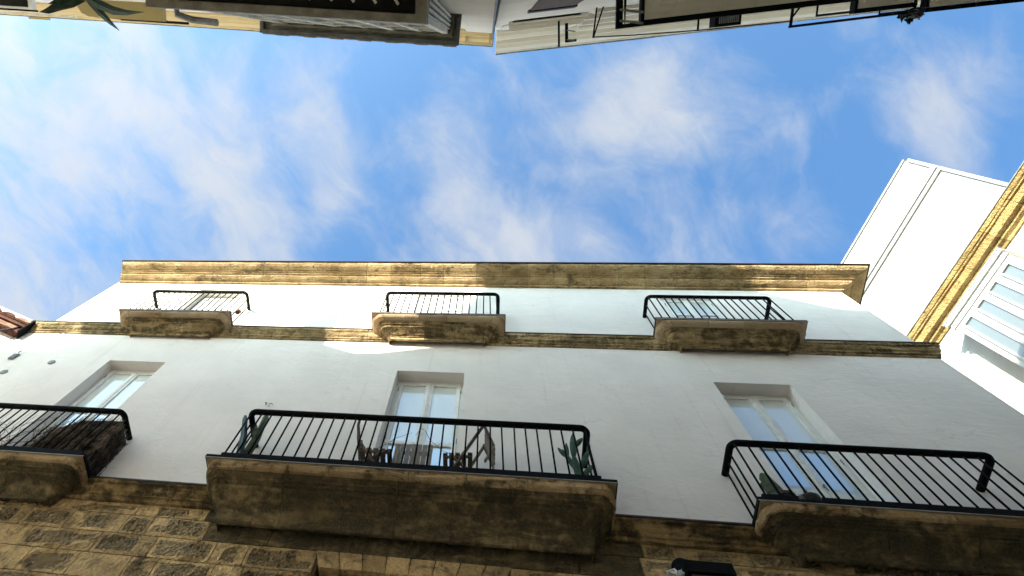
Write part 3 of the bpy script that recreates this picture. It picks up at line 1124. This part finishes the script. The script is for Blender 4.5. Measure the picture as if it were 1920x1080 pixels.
# brushwood screen inside the left balcony
hs = thing('brushwood_screen', 'dark brown brushwood screen tied inside the left balcony bars', 'screen', (-5.4, 4.60, Z2))
core = MB()
core.add([(-.74, .012, 0.05), (.335, .012, .05), (.335, .012, .93), (-.28, .012, .90)], [(0, 1, 2, 3)])
core.add([(-.74, .030, 0.05), (.335, .030, .05), (.335, .030, .93), (-.28, .030, .90)], [(3, 2, 1, 0)])
core.add([(.318, .02, .05), (.318, .37, .05), (.318, .37, .9), (.318, .02, .93)], [(0, 1, 2, 3)])
core.add([(.336, .02, .05), (.336, .37, .05), (.336, .37, .9), (.336, .02, .93)], [(3, 2, 1, 0)])
core.build('backing', M['heather'], hs)
tw = MB()
tw2 = MB()
for k in range(620):
    side = random.random() < .28
    h = random.uniform(.25, .6)
    z0 = random.uniform(.02, .95 - h * .75)
    z0 = min(z0, .9 - h * .85)
    if side:
        y0 = random.uniform(.0, .38)
        p = [(.34 + random.uniform(-.03, .018), y0, z0), (.34 + random.uniform(-.03, .02), y0 + jit(.10), z0 + h)]
    else:
        x0 = random.uniform(-.70, .33)
        lim = .12 + 1.0 * min(1.0, max(0.0, (x0 + .72) / .40))
        if z0 + h > min(lim, 1.0):
            h = max(.15, min(lim, .97) - z0)
        lean = jit(.16) + (.12 if random.random() < .4 else 0)
        p = [(x0, random.uniform(-.02, .03), z0), (x0 + lean * .5 + jit(.015), random.uniform(-.03, .03), z0 + h * .5), (min(x0 + lean, .36), random.uniform(-.03, .03), z0 + h)]
    (tw if random.random() < .6 else tw2).tube(p, random.uniform(.003, .0058), 3, .002, False)
o = tw.build('twigs', M['heather'], hs)
o['kind'] = 'stuff'
o = tw2.build('twigs', M['twig'], hs)
o['kind'] = 'stuff'

dp = thing('dry_climber', 'bare dry climber with thin stems behind the left balcony bars', 'plant', (-6.35, 4.62, Z2))
st = MB()
for k in range(26):
    x0 = random.uniform(-.6, .45)
    p = [Vector((x0, jit(.06), random.uniform(0, .3)))]
    a = random.uniform(-1.1, 1.1)
    for q in range(6):
        a += jit(.7)
        p.append(p[-1] + Vector((math.sin(a) * .15, jit(.03), abs(math.cos(a)) * .17)))
    p = [q for q in p if q.z < 1.08]
    if len(p) > 2:
        st.tube(p, .0055, 4, .002, False)
st.build('stems', M['twig'], dp)
ch = thing('slatted_chair', 'dark rounded chair back showing above the brushwood screen', 'chair', (-6.02, 4.84, Z2))
MB().prism([(-.16, .75), (-.15, .95), (-.09, 1.06), (.0, 1.10), (.10, 1.06), (.17, .95), (.18, .75)], -.02, .02).build('backrest', M['pot'], ch)
for x in (-.15, .15):
    MB().beam((x, 0, 0), (x, 0, .76), .03, .03, (0, 1, 0)).build('leg', M['pot'], ch)
MB().box(-.17, .17, -.015, .12, .42, .45).build('seat', M['pot'], ch)

# bare stems on the middle balcony, near the folded table
dv = thing('dry_vine', 'thin dry vine trailing past the folded table on the middle balcony', 'plant', (-.9, 4.62, Z2))
st = MB()
for pts in ([(-.55, 0, .55), (-.40, 0, .70), (-.25, 0, .9), (-.05, 0, 1.05)], [(-.35, 0, .74), (-.40, .0, .82)], [(.12, 0, 1.1), (.2, 0, .9), (.34, 0, .72), (.42, 0, .66)], [(.30, 0, .78), (.36, 0, .86)],
            [(.0, 0, 1.0), (.06, 0, 1.15), (.12, 0, 1.12)], [(.42, 0, .66), (.52, 0, .60), (.60, 0, .52)]):
    st.tube(pts, .0045, 4, .002)
st.build('stems', M['cable'], dv)

# floodlight and fairy lights at the right
fl = thing('floodlight', 'black box floodlight with round cap on the stone wall below the right balcony', 'wall light', (1.98, 4.86, 4.97), 0)
MB().lathe([(.05, 0), (.05, .14), (.10, .15), (.10, .24), (.09, .29), (.06, .33), (.02, .345)], (-.03, .04, .05), 14).build('cap', M['iron'], fl)
hb = MB()
hb.box(-.12, .30, -.30, .05, -.06, .05)
hb.build('housing', M['iron'], fl)
fr = MB()
fr.box(-.12, .30, -.30, -.26, -.085, -.0605)
fr.box(-.12, .30, .01, .05, -.085, -.0605)
fr.box(-.12, -.08, -.259, .009, -.085, -.0605)
fr.box(.26, .30, -.259, .009, -.085, -.0605)
fr.build('frame', M['iron'], fl)
MB().box(-.079, .259, -.259, .009, -.078, -.062).build('glass', M['lamp_glass'], fl)
MB().box(-.05, .02, .05, .16, -.03, .03).build('bracket', M['iron'], fl)
fairy = MB()
for k in range(16):
    x0 = -.16 + jit(.05)
    fairy.tube([(x0 - .02 + jit(.02), .0 + jit(.02), .06 + jit(.02)), (x0 + jit(.05), -.06 + jit(.02), .03 + jit(.03)), (x0 + .04 + jit(.05), -.12 + jit(.03), -.04 + jit(.03)), (x0 + .05 + jit(.06), -.17 + jit(.03), -.10 + jit(.03))], .009, 4)
fairy.tube([(-.16, .02, .04), (-.30, .05, .02), (-.42, .12, .0), (-.5, .17, .0)], .007, 4)
fo = fairy.build('fairy_lights', M['cable_white'])
fo.location = (1.98, 4.82, 5.03)
tag(fo, 'tangle of white fairy light cable hung over the left side of the floodlight', 'string lights')

# ------------------------------------------------------------------ house at the right, across the side street
rh = thing('right_house', 'sunlit cream house at the right with golden cornice and white glazed bay', 'house', (9.62, 6.5, 0), 0)
UX, NX = Vector((.3090, -.9511, 0)), Vector((-.9511, -.3090, 0))
# local frame: x along the facade (u, towards the street), y = into the house, z up
rh.rotation_euler = (0, 0, math.atan2(UX.y, UX.x))
rwall = MB()
rwall.box(-6, 9, .30, 8, -1.6, 14.70)
rwall.build('wall', M['wall_r'], rh)
att = MB().box(-6, 3.58, .302, 6.0, 14.705, 17.46)
att.build('attic_wall', M['wall_r'], rh)
par = MB().box(-6, 3.57, .304, .62, 17.85, 18.93)
par.build('parapet', M['wall_r'], rh)
mo = MB()
for z0, z1, o in ((17.461, 17.60, .045), (17.60, 17.76, .075), (17.76, 17.849, .045)):
    mo.box(-6, 3.58 + o * .5, .304 - o, 6.0, z0 + .0005, z1)
mo.build('moulding', M['shaded_grey_trim'], rh)
MB().box(-6, 3.60, .27, .66, 18.931, 19.0).build('coping', M['shaded_grey_trim'], rh)
MB().box(3.5805, 3.66, .26, .34, 14.705, 18.8).build('corner_strip', M['shaded_grey_trim'], rh)
RC = [(.0, 14.42), (.03, 14.425), (.035, 14.50), (.10, 14.53), (.105, 14.60), (.19, 14.61), (.195, 14.66), (.20, 14.80), (.235, 14.81), (.24, 14.85), (.265, 14.86), (.28, 14.92), (.285, 14.955)]
rcorn = MB().box(-5.9, 8.9, .285, .35, 14.45, 14.93).build('cornice', M['joint'], rh)
x = -6.0
while x < 8.9:
    w = random.uniform(.55, .8)
    me = course_block(RC, x + .004, min(x + w, 9) - .004, .30, .03, .006, 3).mesh('cornice_stone', M['right_stone'])
    link('cornice_stone', me, rcorn)
    x += w
MB().box(-6, 9, -.002, .32, 14.958, 14.985).build('gutter_edge', M['metal'], rh)
# glazed bay
bay = MB().box(.64, 2.345, -.098, .31, 9.2, 13.70).build('bay_window', M['white_bay'], rh)
rf = MB()
for z0, z1, o in ((13.702, 13.78, .01), (13.78, 13.86, .035), (13.861, 13.93, .02), (13.931, 14.02, .06), (14.021, 14.05, .075)):
    rf.box(.64 - o, 2.345 + o, -.098 - o, .299, z0, z1)
rf.build('bay_roof', M['white_bay'], bay)
for k in range(4):
    xa = .80 + .398 * k
    fr = MB()
    y = -.0985
    for (a, c, e, f) in ((xa - .035, xa, 9.5, 13.66), (xa + .205, xa + .24, 9.5, 13.66)):
        fr.box(a, c, y - .040, y, e, f)
    fr.box(xa, xa + .205, y - .0395, y, 13.625, 13.66)
    fr.box(xa, xa + .205, y - .0395, y, 12.05, 12.10)
    fr.build('window_frame', M['white_bay'], bay)
    MB().box(xa + .001, xa + .204, y - .006, y - .001, 12.10, 13.624).build('pane', M['pane_bay'], bay)
    MB().box(xa + .001, xa + .204, y - .006, y - .001, 9.5, 12.049).build('pane', M['pane_bay'], bay)
MB().box(1.185, 1.195, -.112, -.0985, 9.5, 13.6).build('meeting_bead', M['cream_wood'], bay)
# bracketed foot under the bay's side and a downpipe
dpz = MB().tube([(.02, .24, 14.3), (.02, .24, 9)], .03, 6)
MB().box(.66, 2.32, -.06, .3, 8.7, 9.199).build('bay_foot', M['white'], bay)

# ------------------------------------------------------------------ house at the left end
lh = thing('left_house', 'white neighbour house at the left edge with brown tiled eave', 'house', (-9.66, 4.985, 0), rad(204))
# local frame: x away from the white house along the facade, y = towards its inside is negative
lw = MB().box(.0, 7, -7, -.0, -1.6, 10.78)
lw.build('wall', M['wall'], lh)
lp = MB().box(-.02, 7, -.9, -.15, 10.781, 11.20)
lp.build('parapet', M['wall'], lh)
ev = MB().box(-.10, 7, -.14, .20, 10.42, 10.52).build('eave', M['tile'], lh)
for k in range(22):
    x0 = -.09 + .32 * k
    rings = []
    for y in (-.25, .24):
        z = 10.66 if y < 0 else 10.54
        rings.append([(x0 + .15 - .15 * math.cos(a * math.pi / 6), y, z + .10 * math.sin(a * math.pi / 6)) for a in range(7)] + [(x0 + .28, y, z), (x0 + .02, y, z)])
    MB().loft(rings).build('roof_tile', M['tile'] if k % 3 else M['tile_lite'], ev)
MB().box(-.09, 7, -.02, .225, 10.521, 10.537).build('soffit', M['tile_lite'], ev)
fb = MB().box(-.09, 7, -.02, .15, 10.24, 10.419)
fb.build('fascia', M['tile'], ev)
MB().box(.05, 7, .1505, .165, 10.27, 10.40).build('fascia_board', M['tile_lite'], ev)
eb = MB().prism([(-.13, 10.20), (-.095, 10.20), (-.095, 10.72), (-.13, 10.72)], -.12, .24)
eb.build('end_board', M['iron'], ev)

# ------------------------------------------------------------------ yellow house behind the camera, left
# local frame: x along its facade (towards +x), y = outwards to the street, z up
ah = thing('yellow_house', 'cream and yellow house overhead at the left with grey glazed bay', 'house', (0, -.43, 0), rad(6.5))
MB().box(-16, .06, -6, 0, -1.6, 11.95).build('wall', M['wall_cream'], ah)
MB().box(-16, .05, -6, -.02, 11.951, 12.62).build('frieze', M['wall_yellow'], ah)
cn = MB()
AC = [(-.02, 11.96), (.035, 11.965), (.04, 12.06), (.10, 12.10), (.105, 12.20), (.15, 12.23), (.19, 12.33), (.195, 12.40), (.24, 12.42), (.245, 12.60)]
rings = []
for x in (-16, .05):
    rings.append([(x + (o * .1 if x > 0 else 0), o, z) for o, z in AC] + [(x, -.3, AC[-1][1]), (x, -.3, AC[0][1])])
cn.loft(rings)
cornA = cn.build('cornice', M['wall_yellow'], ah)
b = MB()
b.box(-.42, -.40, .10, .235, 12.19, 12.40)
b.box(.0, .02, .0, .235, 12.05, 12.40)
b.build('cornice_panel', M['wall_yellow'], cornA)
MB().box(-16, .08, -.31, .262, 12.601, 12.64).build('roof_edge', M['metal'], cornA)
# white strip of wall at its right end
MB().box(-.40, .055, .002, .045, -1.6, 11.94).build('pilaster', M['wall_cream'], ah)
MB().tube([(.05, .06, -1.6), (.05, .06, 11.9)], .012, 6).build('downpipe', M['metal'], ah)

# glazed bay seen from straight below
by = MB()
x0, x1, yo, zb, zt = -2.20, -.385, .245, 4.2, 7.0
by.box(x0 - .02, x1 + .02, 0, yo + .02, zb - .02, zb + .10)
bayA = by.build('glazed_bay', M['grey_paint'], ah)
u = MB()
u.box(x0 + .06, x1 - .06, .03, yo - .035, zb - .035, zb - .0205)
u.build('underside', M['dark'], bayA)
ed = MB()
ed.box(x0 - .02, x1 + .02, yo - .03, yo + .02, zb - .052, zb - .0205)
ed.box(x1 - .05, x1 + .02, .0, yo - .0305, zb - .052, zb - .0205)
ed.box(x0 - .02, x0 + .05, .0, yo - .0305, zb - .052, zb - .0205)
ed.build('rim', M['grey_paint'], bayA)
br = MB()
br.beam((x0 + .4, .09, zb - .045), (x1 - .12, .09, zb - .045), .012, .010)
br.build('underside_rod', M['cream_wood'], bayA)
for k in range(11):
    xx = x0 + .2 + .14 * k
    MB().beam((xx, .095, zb - .046), (xx + .055, .165, zb - .046), .016, .012).build('bracket', M['cream_wood'], bayA)
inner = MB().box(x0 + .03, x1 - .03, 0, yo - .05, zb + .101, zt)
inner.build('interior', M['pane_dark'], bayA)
posts = [x0 + .03, x0 + .62, x0 + 1.22, x1 - .05]
for px in posts:
    MB().box(px - .03, px + .03, yo - .049, yo - .005, zb + .101, zt).build('post', M['cream_wood'], bayA)
for a, c in zip(posts[:-1], posts[1:]):
    xm = (a + c) / 2
    sash = MB()
    sash.box(xm - .022, xm + .022, yo - .0485, yo - .012, zb + .101, zt - .001)
    for zz, hh in ((zb + .101, .5), (zb + .95, .06), (zb + 1.75, .06), (zt - .3, .06)):
        sash.box(a + .0305, xm - .0225, yo - .048, yo - .013, zz, zz + hh)
        sash.box(xm + .0225, c - .0305, yo - .048, yo - .013, zz, zz + hh)
    sash.build('sash', M['cream_wood'], bayA)
    for l, r_ in ((a + .031, xm - .023), (xm + .023, c - .031)):
        for z0, z1 in ((zb + .602, zb + .949), (zb + 1.011, zb + 1.749), (zb + 1.811, zt - .301)):
            MB().box(l, r_, yo - .044, yo - .030, z0, z1).build('pane', M['pane'], bayA)
# louvred side of the bay
lo = MB()
lo.box(x1 - .028, x1 + .0, .0, .02, zb + .101, zt)
lo.box(x1 - .028, x1 + .0, yo - .055, yo - .05, zb + .101, zt)
lo.build('side_frame', M['cream_wood'], bayA)
for k in range(4):
    y0 = .022 + k * .042
    MB().box(x1 - .027, x1 - .003, y0, y0 + .022, zb + .101, zt - .01).build('louvre', M['cream_wood'], bayA)
rf = MB()
rf.box(x0 - .24, x1 + .10, 0, yo + .10, zt + .001, zt + .05)
roofA = rf.build('bay_roof', M['grey_paint'], bayA)
b = MB()
b.box(x0 - .24, x1 + .10, yo + .06, yo + .10, zt - .05, zt + .0005)
b.box(x1 + .06, x1 + .10, 0, yo + .0595, zt - .05, zt + .0005)
b.box(x0 - .24, x0 - .20, 0, yo + .0595, zt - .05, zt + .0005)
b.build('gutter', M['metal'], roofA)
b = MB()
b.box(x0 - .10, x1 + .02, yo - .0045, yo + .02, zt - .06, zt)
b.box(x1 + .0005, x1 + .02, .0, yo - .005, zt - .06, zt)
b.build('roof_moulding', M['grey_paint'], roofA)
tl = MB().tube([(-.075, 0, .012), (.075, 0, .012)], .026, 8).mesh('roof_tile', M['metal'])
for k in range(14):
    link('roof_tile', tl, roofA, (x0 - .17 + (x1 - x0 + .17) * k / 13, yo + .085 + (.006 if k % 2 else 0), zt + .055), None, (0, 0, 0))

# ochre balcony and window high on the left
ob = MB()
zo = 9.5
yy = lambda x: -.43 + .1139 * x                 # world y of the wall plane
pl = [(-6.28, -.30), (-6.28, .12), (-6.22, .20), (-6.10, .245), (-4.9, .245), (-4.9, -.30)]
n = len(pl)
ob.add([(x, y, zo) for x, y in pl] + [(x, y, zo + .14) for x, y in pl], [tuple(range(n)), tuple(range(2 * n - 1, n - 1, -1))] + [(i, (i + 1) % n, (i + 1) % n + n, i + n) for i in range(n)])
obal = ob.build('ochre_balcony', M['wall_ochre'], ah)
MB().tube([(-6.1, .235, zo + .16), (-4.9, .235, zo + .16)], .014, 6).build('bottom_rail', M['flash'], obal)
MB().tube([(-6.1, .235, zo + .9), (-4.9, .235, zo + .9)], .02, 6).build('handrail', M['iron'], obal)
bm_ = MB().tube([(0, 0, 0), (0, 0, .74)], .008, 5).mesh('railing_bar', M['iron'])
for k in range(9):
    link('railing_bar', bm_, obal, (-6.05 + .14 * k, .235, zo + .16))
wb = MB().box(-9.4, -7.05, -.1, .20, zo, zo + .10)
wbal = wb.build('side_balcony', M['white'], ah)
MB().box(-9.3, -7.12, -.1, .165, zo - .012, zo - .0005).build('underside', M['dark'], wbal)
MB().box(-9.4, -7.02, .2005, .225, zo + .02, zo + .09).build('edge_strip', M['iron'], wbal)
MB().box(-9.4, -7.0, .226, .255, zo + 1.0, zo + 1.05).build('handrail', M['cream_wood'], wbal)
# awning-like small roof piece on top
MB().prism([(-9.75, 12.95), (-9.3, 12.95), (-9.3, 13.04), (-9.75, 13.04)], .05, .30).build('dormer_eave', M['wall_yellow'], ah)
# shop lamp and moulded corbel beside the bay
MB().tube([(-4.55, .0, 9.3), (-4.55, .14, 9.3), (-4.35, .20, 9.36), (-3.95, .22, 9.36)], .05, 7).build('pipe_elbow', M['metal'], ah)
MB().box(-3.98, -3.9, -.02, .05, 8.6, 12.0).build('window_edge', M['white'], ah)
MB().box(-4.5, -3.99, -.02, .03, 9.0, 11.6).build('shutter', M['metal'], ah)


# unseen roof volumes above the yellow house, outlines shaped to shade the white house
def roof_block(parent_inv, name, pts, ys, depth, mat, parent):
    """pts: outline where its shadow edge falls on the facade (x, z); carried back along the sun to the plane y = ys"""
    t = F - ys
    poly = [(x - SUN_DIR.x / SUN_DIR.y * t, z - SUN_DIR.z / SUN_DIR.y * t) for x, z in pts]
    mb = MB().prism(poly, ys - depth, ys)
    mb.v = [tuple(parent_inv @ Vector(v)) for v in mb.v]
    return mb.build(name, mat, parent)


bpy.context.view_layer.update()
inv = ah.matrix_world.inverted()
roof_block(inv, 'shade_parapet', [(-8.3, 8.6), (-8.3, 10.75), (-3.3, 10.95), (-3.3, 10.50), (-2.24, 9.95), (-2.2, 8.6)], -3.2, .25, M['wall_cream'], ah)  # unseen, added: its steps follow the shade edge on the facade
roof_block(inv, 'shade_hut', [(-8.33, 10.6), (-8.12, 11.66), (-6.9, 11.9), (-6.6, 10.6)], -3.6, 1.5, M['wall_cream'], ah)  # unseen block added to shade the wall beside the left top balcony
roof_block(inv, 'chimney', [(-3.70, 9.5), (-3.70, 12.68), (-3.33, 12.68), (-3.33, 9.5)], -3.6, .5, M['wall_cream'], ah)
roof_block(inv, 'antenna_mast', [(-5.20, 9.5), (-5.20, 14.6), (-5.17, 14.6), (-5.17, 9.5)], -3.9, .03, M['metal'], ah)
roof_block(inv, 'shade_tower', [(-2.2, 8.8), (-2.24, 9.98), (-1.05, 10.36), (.0, 13.7), (.15, 15.2), (3.3, 15.4), (5.2, 13.75), (5.2, 8.8)], -4.4, 3.0, M['wall_cream'], ah)  # unseen block added to shade the middle and right of the facade

# ------------------------------------------------------------------ white house behind the camera, right
# local frame: x along its facade, y = outwards, z up
bh = thing('moulded_house', 'cream house overhead at the right with stepped mouldings and iron-edged balconies', 'house', (.10, -.50, 0), rad(-3.2))
MB().box(.0, 12, -6, 0, -1.6, 14.05).build('wall', M['wall_cream'], bh)
BC = [(0, 14.06), (.06, 14.065), (.065, 14.14), (.13, 14.16), (.19, 14.22), (.20, 14.32), (.28, 14.34), (.285, 14.42), (.36, 14.46), (.41, 14.56), (.42, 14.66), (.45, 14.67), (.455, 14.92)]
rings = []
for x in (.03, 12):
    rings.append([(x - (o * .06 if x < 1 else 0), o, z) for o, z in BC] + [(x, -.3, BC[-1][1]), (x, -.3, BC[0][1])])
cornB = MB().loft(rings).build('cornice', M['trim_cream'], bh)
et = MB().tube([(.0 + .4 * k, .462 + jit(.004), 14.955 + jit(.006)) for k in range(31)], .022, 6)
et.build('roof_edge', M['metal'], cornB)
# stepped label moulding: a run of three steps that turns up at its right end
mould = MB().box(.24, 1.30, .0, .03, 10.95, 11.5).build('label_moulding', M['trim_cream'], bh)
for i, (o, dz) in enumerate(((.055, 0), (.095, .07), (.13, .14), (.15, .21))):
    st = MB()
    st.box(.26 - .02 * i, 1.30 - .02 * i, .0, o, 10.95 + dz, 11.018 + dz)
    st.box(1.3005 - .02 * i, 1.42 - .03 * i, .0, o + .0005, 10.95 + dz, 14.04)
    st.build('moulding_step', M['trim_cream'] if i % 2 else M['wall_cream'], mould)
MB().box(.12, 1.20, .001, .02, 12.0, 14.04).build('panel', M['trim_cream'], bh)
MB().box(1.44, 7, .001, .05, 10.4, 10.75).build('string_moulding', M['trim_cream'], bh)
MB().box(1.44, 7, .001, .09, 11.6, 11.9).build('string_moulding', M['wall_cream'], bh)
MB().box(1.60, 5.2, .001, .12, 13.2, 13.6).build('string_moulding', M['trim_cream'], bh)
MB().box(1.60, 5.2, .0012, .17, 13.601, 13.8).build('string_moulding', M['trim_cream'], bh)
# dark shutter box
MB().box(.37, .95, -.02, .03, 8.6, 8.9).build('shutter_box', M['flash'], bh)
MB().box(.39, .93, -.02, .015, 6.8, 8.59).build('shutter', M['wood_dark'], bh)


# balconies with iron edges
def iron_balcony(x0, x1, z, out, frame_out, left_frame, label):
    sl = MB().box(x0, x1, 0, out - .02, z, z + .12).build('iron_edged_balcony', M['trim_cream'], bh)
    sl['label'] = label
    st = MB()
    st.box(x0 + .06, x1 - .06, .0, out - .07, z - .03, z - .0005)
    st.box(x0 + .13, x1 - .13, .0, out - .13, z - .06, z - .0305)
    st.build('soffit_moulding', M['trim_cream'], sl)
    e = MB()
    e.box(x0 - .03, x1 + .03, out - .0195, out + .03, z - .012, z + .10)
    e.box(x0 - .03, x0 - .0005, .0, out - .02, z - .012, z + .10)
    e.box(x1 + .0005, x1 + .03, .0, out - .02, z - .012, z + .10)
    e.build('edge_strip', M['iron'], sl)
    if left_frame:
        f = MB()
        f.box(x0 - .26, x0 - .20, .0, out + .035, z - .005, z + .05)
        f.box(x0 - .1995, x0 - .031, out - .005, out + .0345, z - .004, z + .049)
        f.build('frame', M['iron'], sl)
        for yy_ in (out - .12, out - .02):
            MB().beam((x0 - .23, yy_ - .02, z - .012), (x0 - .01, yy_ + .03, z - .012), .022, .016).build('strut', M['metal'], sl)
    h = MB().tube([(x0 - .0, .0, z + .95), (x0 - .0, out, z + .95), (x1, out, z + .95), (x1, .0, z + .95)], .018, 6)
    h.build('handrail', M['iron'], sl)
    nb = int((x1 - x0) / .13)
    me = MB().tube([(0, 0, 0), (0, 0, .84)], .008, 5).mesh('railing_bar', M['iron'])
    for k in range(nb + 1):
        link('railing_bar', me, sl, (x0 + (x1 - x0) * k / nb, out, z + .101))
    return sl


iron_balcony(1.38, 3.20, 7.0, .335, .3, True, 'nearest iron-edged balcony with iron frame at its left side')
iron_balcony(4.03, 4.60, 8.6, .44, .3, False, 'short dark framed balcony in the middle')
iron_balcony(4.75, 7.6, 8.6, .51, .3, False, 'far iron-edged balcony at the right')
b = MB()
b.box(.99, 1.03, .15, .42, 10.3, 10.36)
b.box(1.0305, 1.15, .385, .42, 10.3, 10.36)
b.build('bracket_frame', M['iron'], bh)
MB().beam((1.01, .25, 10.29), (1.13, .28, 10.29), .016, .018).build('strut', M['metal'], bh)
MB().beam((1.01, .38, 10.29), (1.13, .40, 10.29), .016, .018).build('strut', M['metal'], bh)
# air vent with grille
vt = MB().box(3.02, 3.36, .0, .44, 10.2, 10.45).build('vent_box', M['iron'], bh)
for k in range(11):
    MB().box(3.07 + .024 * k, 3.082 + .024 * k, .30, .40, 10.185, 10.1995).build('grille_slat', M['metal'], vt)

# washing-line irons and rods outside the cornice
wl = thing('washing_line', 'black washing line irons and rods stretched along the cream house overhead', 'washing line', (.10, -.50, 0), rad(-3.2))
for (a, c, r) in (((.917, .10, 10.5), (.917, .47, 10.5), .016), ((1.39, -.01, 10.0), (1.415, .39, 10.5), .012), ((1.48, -.01, 10.0), (1.42, .39, 10.5), .011), ((2.885, .25, 10.5), (2.885, .46, 10.5), .015)):
    MB().tube([a, c], r, 6).build('bracket', M['iron'], wl)
MB().tube([(1.41, .385, 10.5), (2.0, .42, 10.5), (2.885, .455, 10.5), (4.1, .47, 10.5)], .010, 5).build('line', M['cable'], wl)
rd = thing('iron_rod', 'black iron rod on a bracket standing out against the blue sky', 'rod', (.10, -.50, 0), rad(-3.2))
MB().tube([(3.52, .30, 9.0), (3.513, .545, 9.0)], .018, 6).build('bracket', M['iron'], rd)
MB().tube([(3.60, .32, 9.0), (3.53, .42, 9.0)], .012, 6).build('brace', M['iron'], rd)
MB().tube([(3.495, .536, 9.0), (4.95, .519, 9.0)], .015, 6).build('rod', M['iron'], rd)
hp = thing('hanging_plant', 'small dark hanging plant on the iron rod against the sky', 'plant', (4.93, -.222, 9.02))
MB().lathe([(.03, -.16), (.05, -.14), (.07, -.03), (.066, 0)], (0.02, 0.0, 0), 10).build('pot', M['pot_dark'], hp)
lf = MB()
for k in range(40):
    a = random.uniform(0, 6.28)
    r1 = random.uniform(.03, .075)
    z1 = random.uniform(-.12, .12)
    c, s = math.cos(a), math.sin(a)
    lf.add([(c * .02, s * .02, z1 * .4), (c * r1 - s * .025, s * r1 + c * .025, z1), (c * (r1 + .03), s * (r1 + .03) + .015, z1 - .02), (c * r1 + s * .025, s * r1 - c * .025, z1 + .01)], [(0, 1, 2, 3)])
lf.build('foliage', M['leaf'], hp)

# strap-leaved plant hanging from the yellow house at the left
sp = thing('strap_leaf_plant', 'dark green strap leaved plant hanging from the yellow house at the left', 'plant', (-5.05, -.98, 7.9))


def strap(pts, w, name='leaf'):
    mb = MB()
    L = len(pts)
    rings = []
    for i, p in enumerate(pts):
        p = Vector(p)
        d = (Vector(pts[min(i + 1, L - 1)]) - Vector(pts[max(i - 1, 0)])).normalized()
        s = d.cross(Vector((0, 0, 1))).normalized()
        u = i / (L - 1)
        k = w * (1 - u) ** .6 * (.75 + .5 * math.sin(math.pi * u)) + .003
        rings.append([p + s * k + Vector((0, 0, .018)), p + Vector((0, 0, .0)), p - s * k + Vector((0, 0, .018)), p + Vector((0, 0, .026))])
    return mb.loft(rings)


def rp(u_, v_, z):
    """point at height z whose slope from the street is (u, v), in the plant's frame"""
    return (u_ * z + 5.05, v_ * z + .98, z - 7.9)


strap([rp(-.640, -.122, 7.9), rp(-.632, -.112, 7.95), rp(-.620, -.097, 7.9), rp(-.608, -.083, 7.8), rp(-.5935, -.069, 7.6)], .055).build('leaf', M['leaf'], sp)
strap([rp(-.640, -.122, 7.9), rp(-.622, -.110, 7.9), rp(-.598, -.099, 7.8), rp(-.575, -.0945, 7.7), rp(-.545, -.0935, 7.6)], .06).build('leaf', M['leaf'], sp)
strap([rp(-.645, -.122, 7.9), rp(-.668, -.116, 7.9), rp(-.692, -.112, 7.8), rp(-.715, -.105, 7.7), rp(-.73, -.1045, 7.6)], .07).build('leaf', M['leaf'], sp)
strap([rp(-.645, -.124, 7.9), rp(-.665, -.120, 7.9), rp(-.69, -.119, 7.8), rp(-.71, -.116, 7.7)], .07).build('leaf', M['leaf'], sp)
strap([rp(-.64, -.124, 7.9), rp(-.655, -.118, 7.9), rp(-.675, -.112, 7.8), rp(-.70, -.106, 7.7)], .05).build('leaf', M['leaf'], sp)
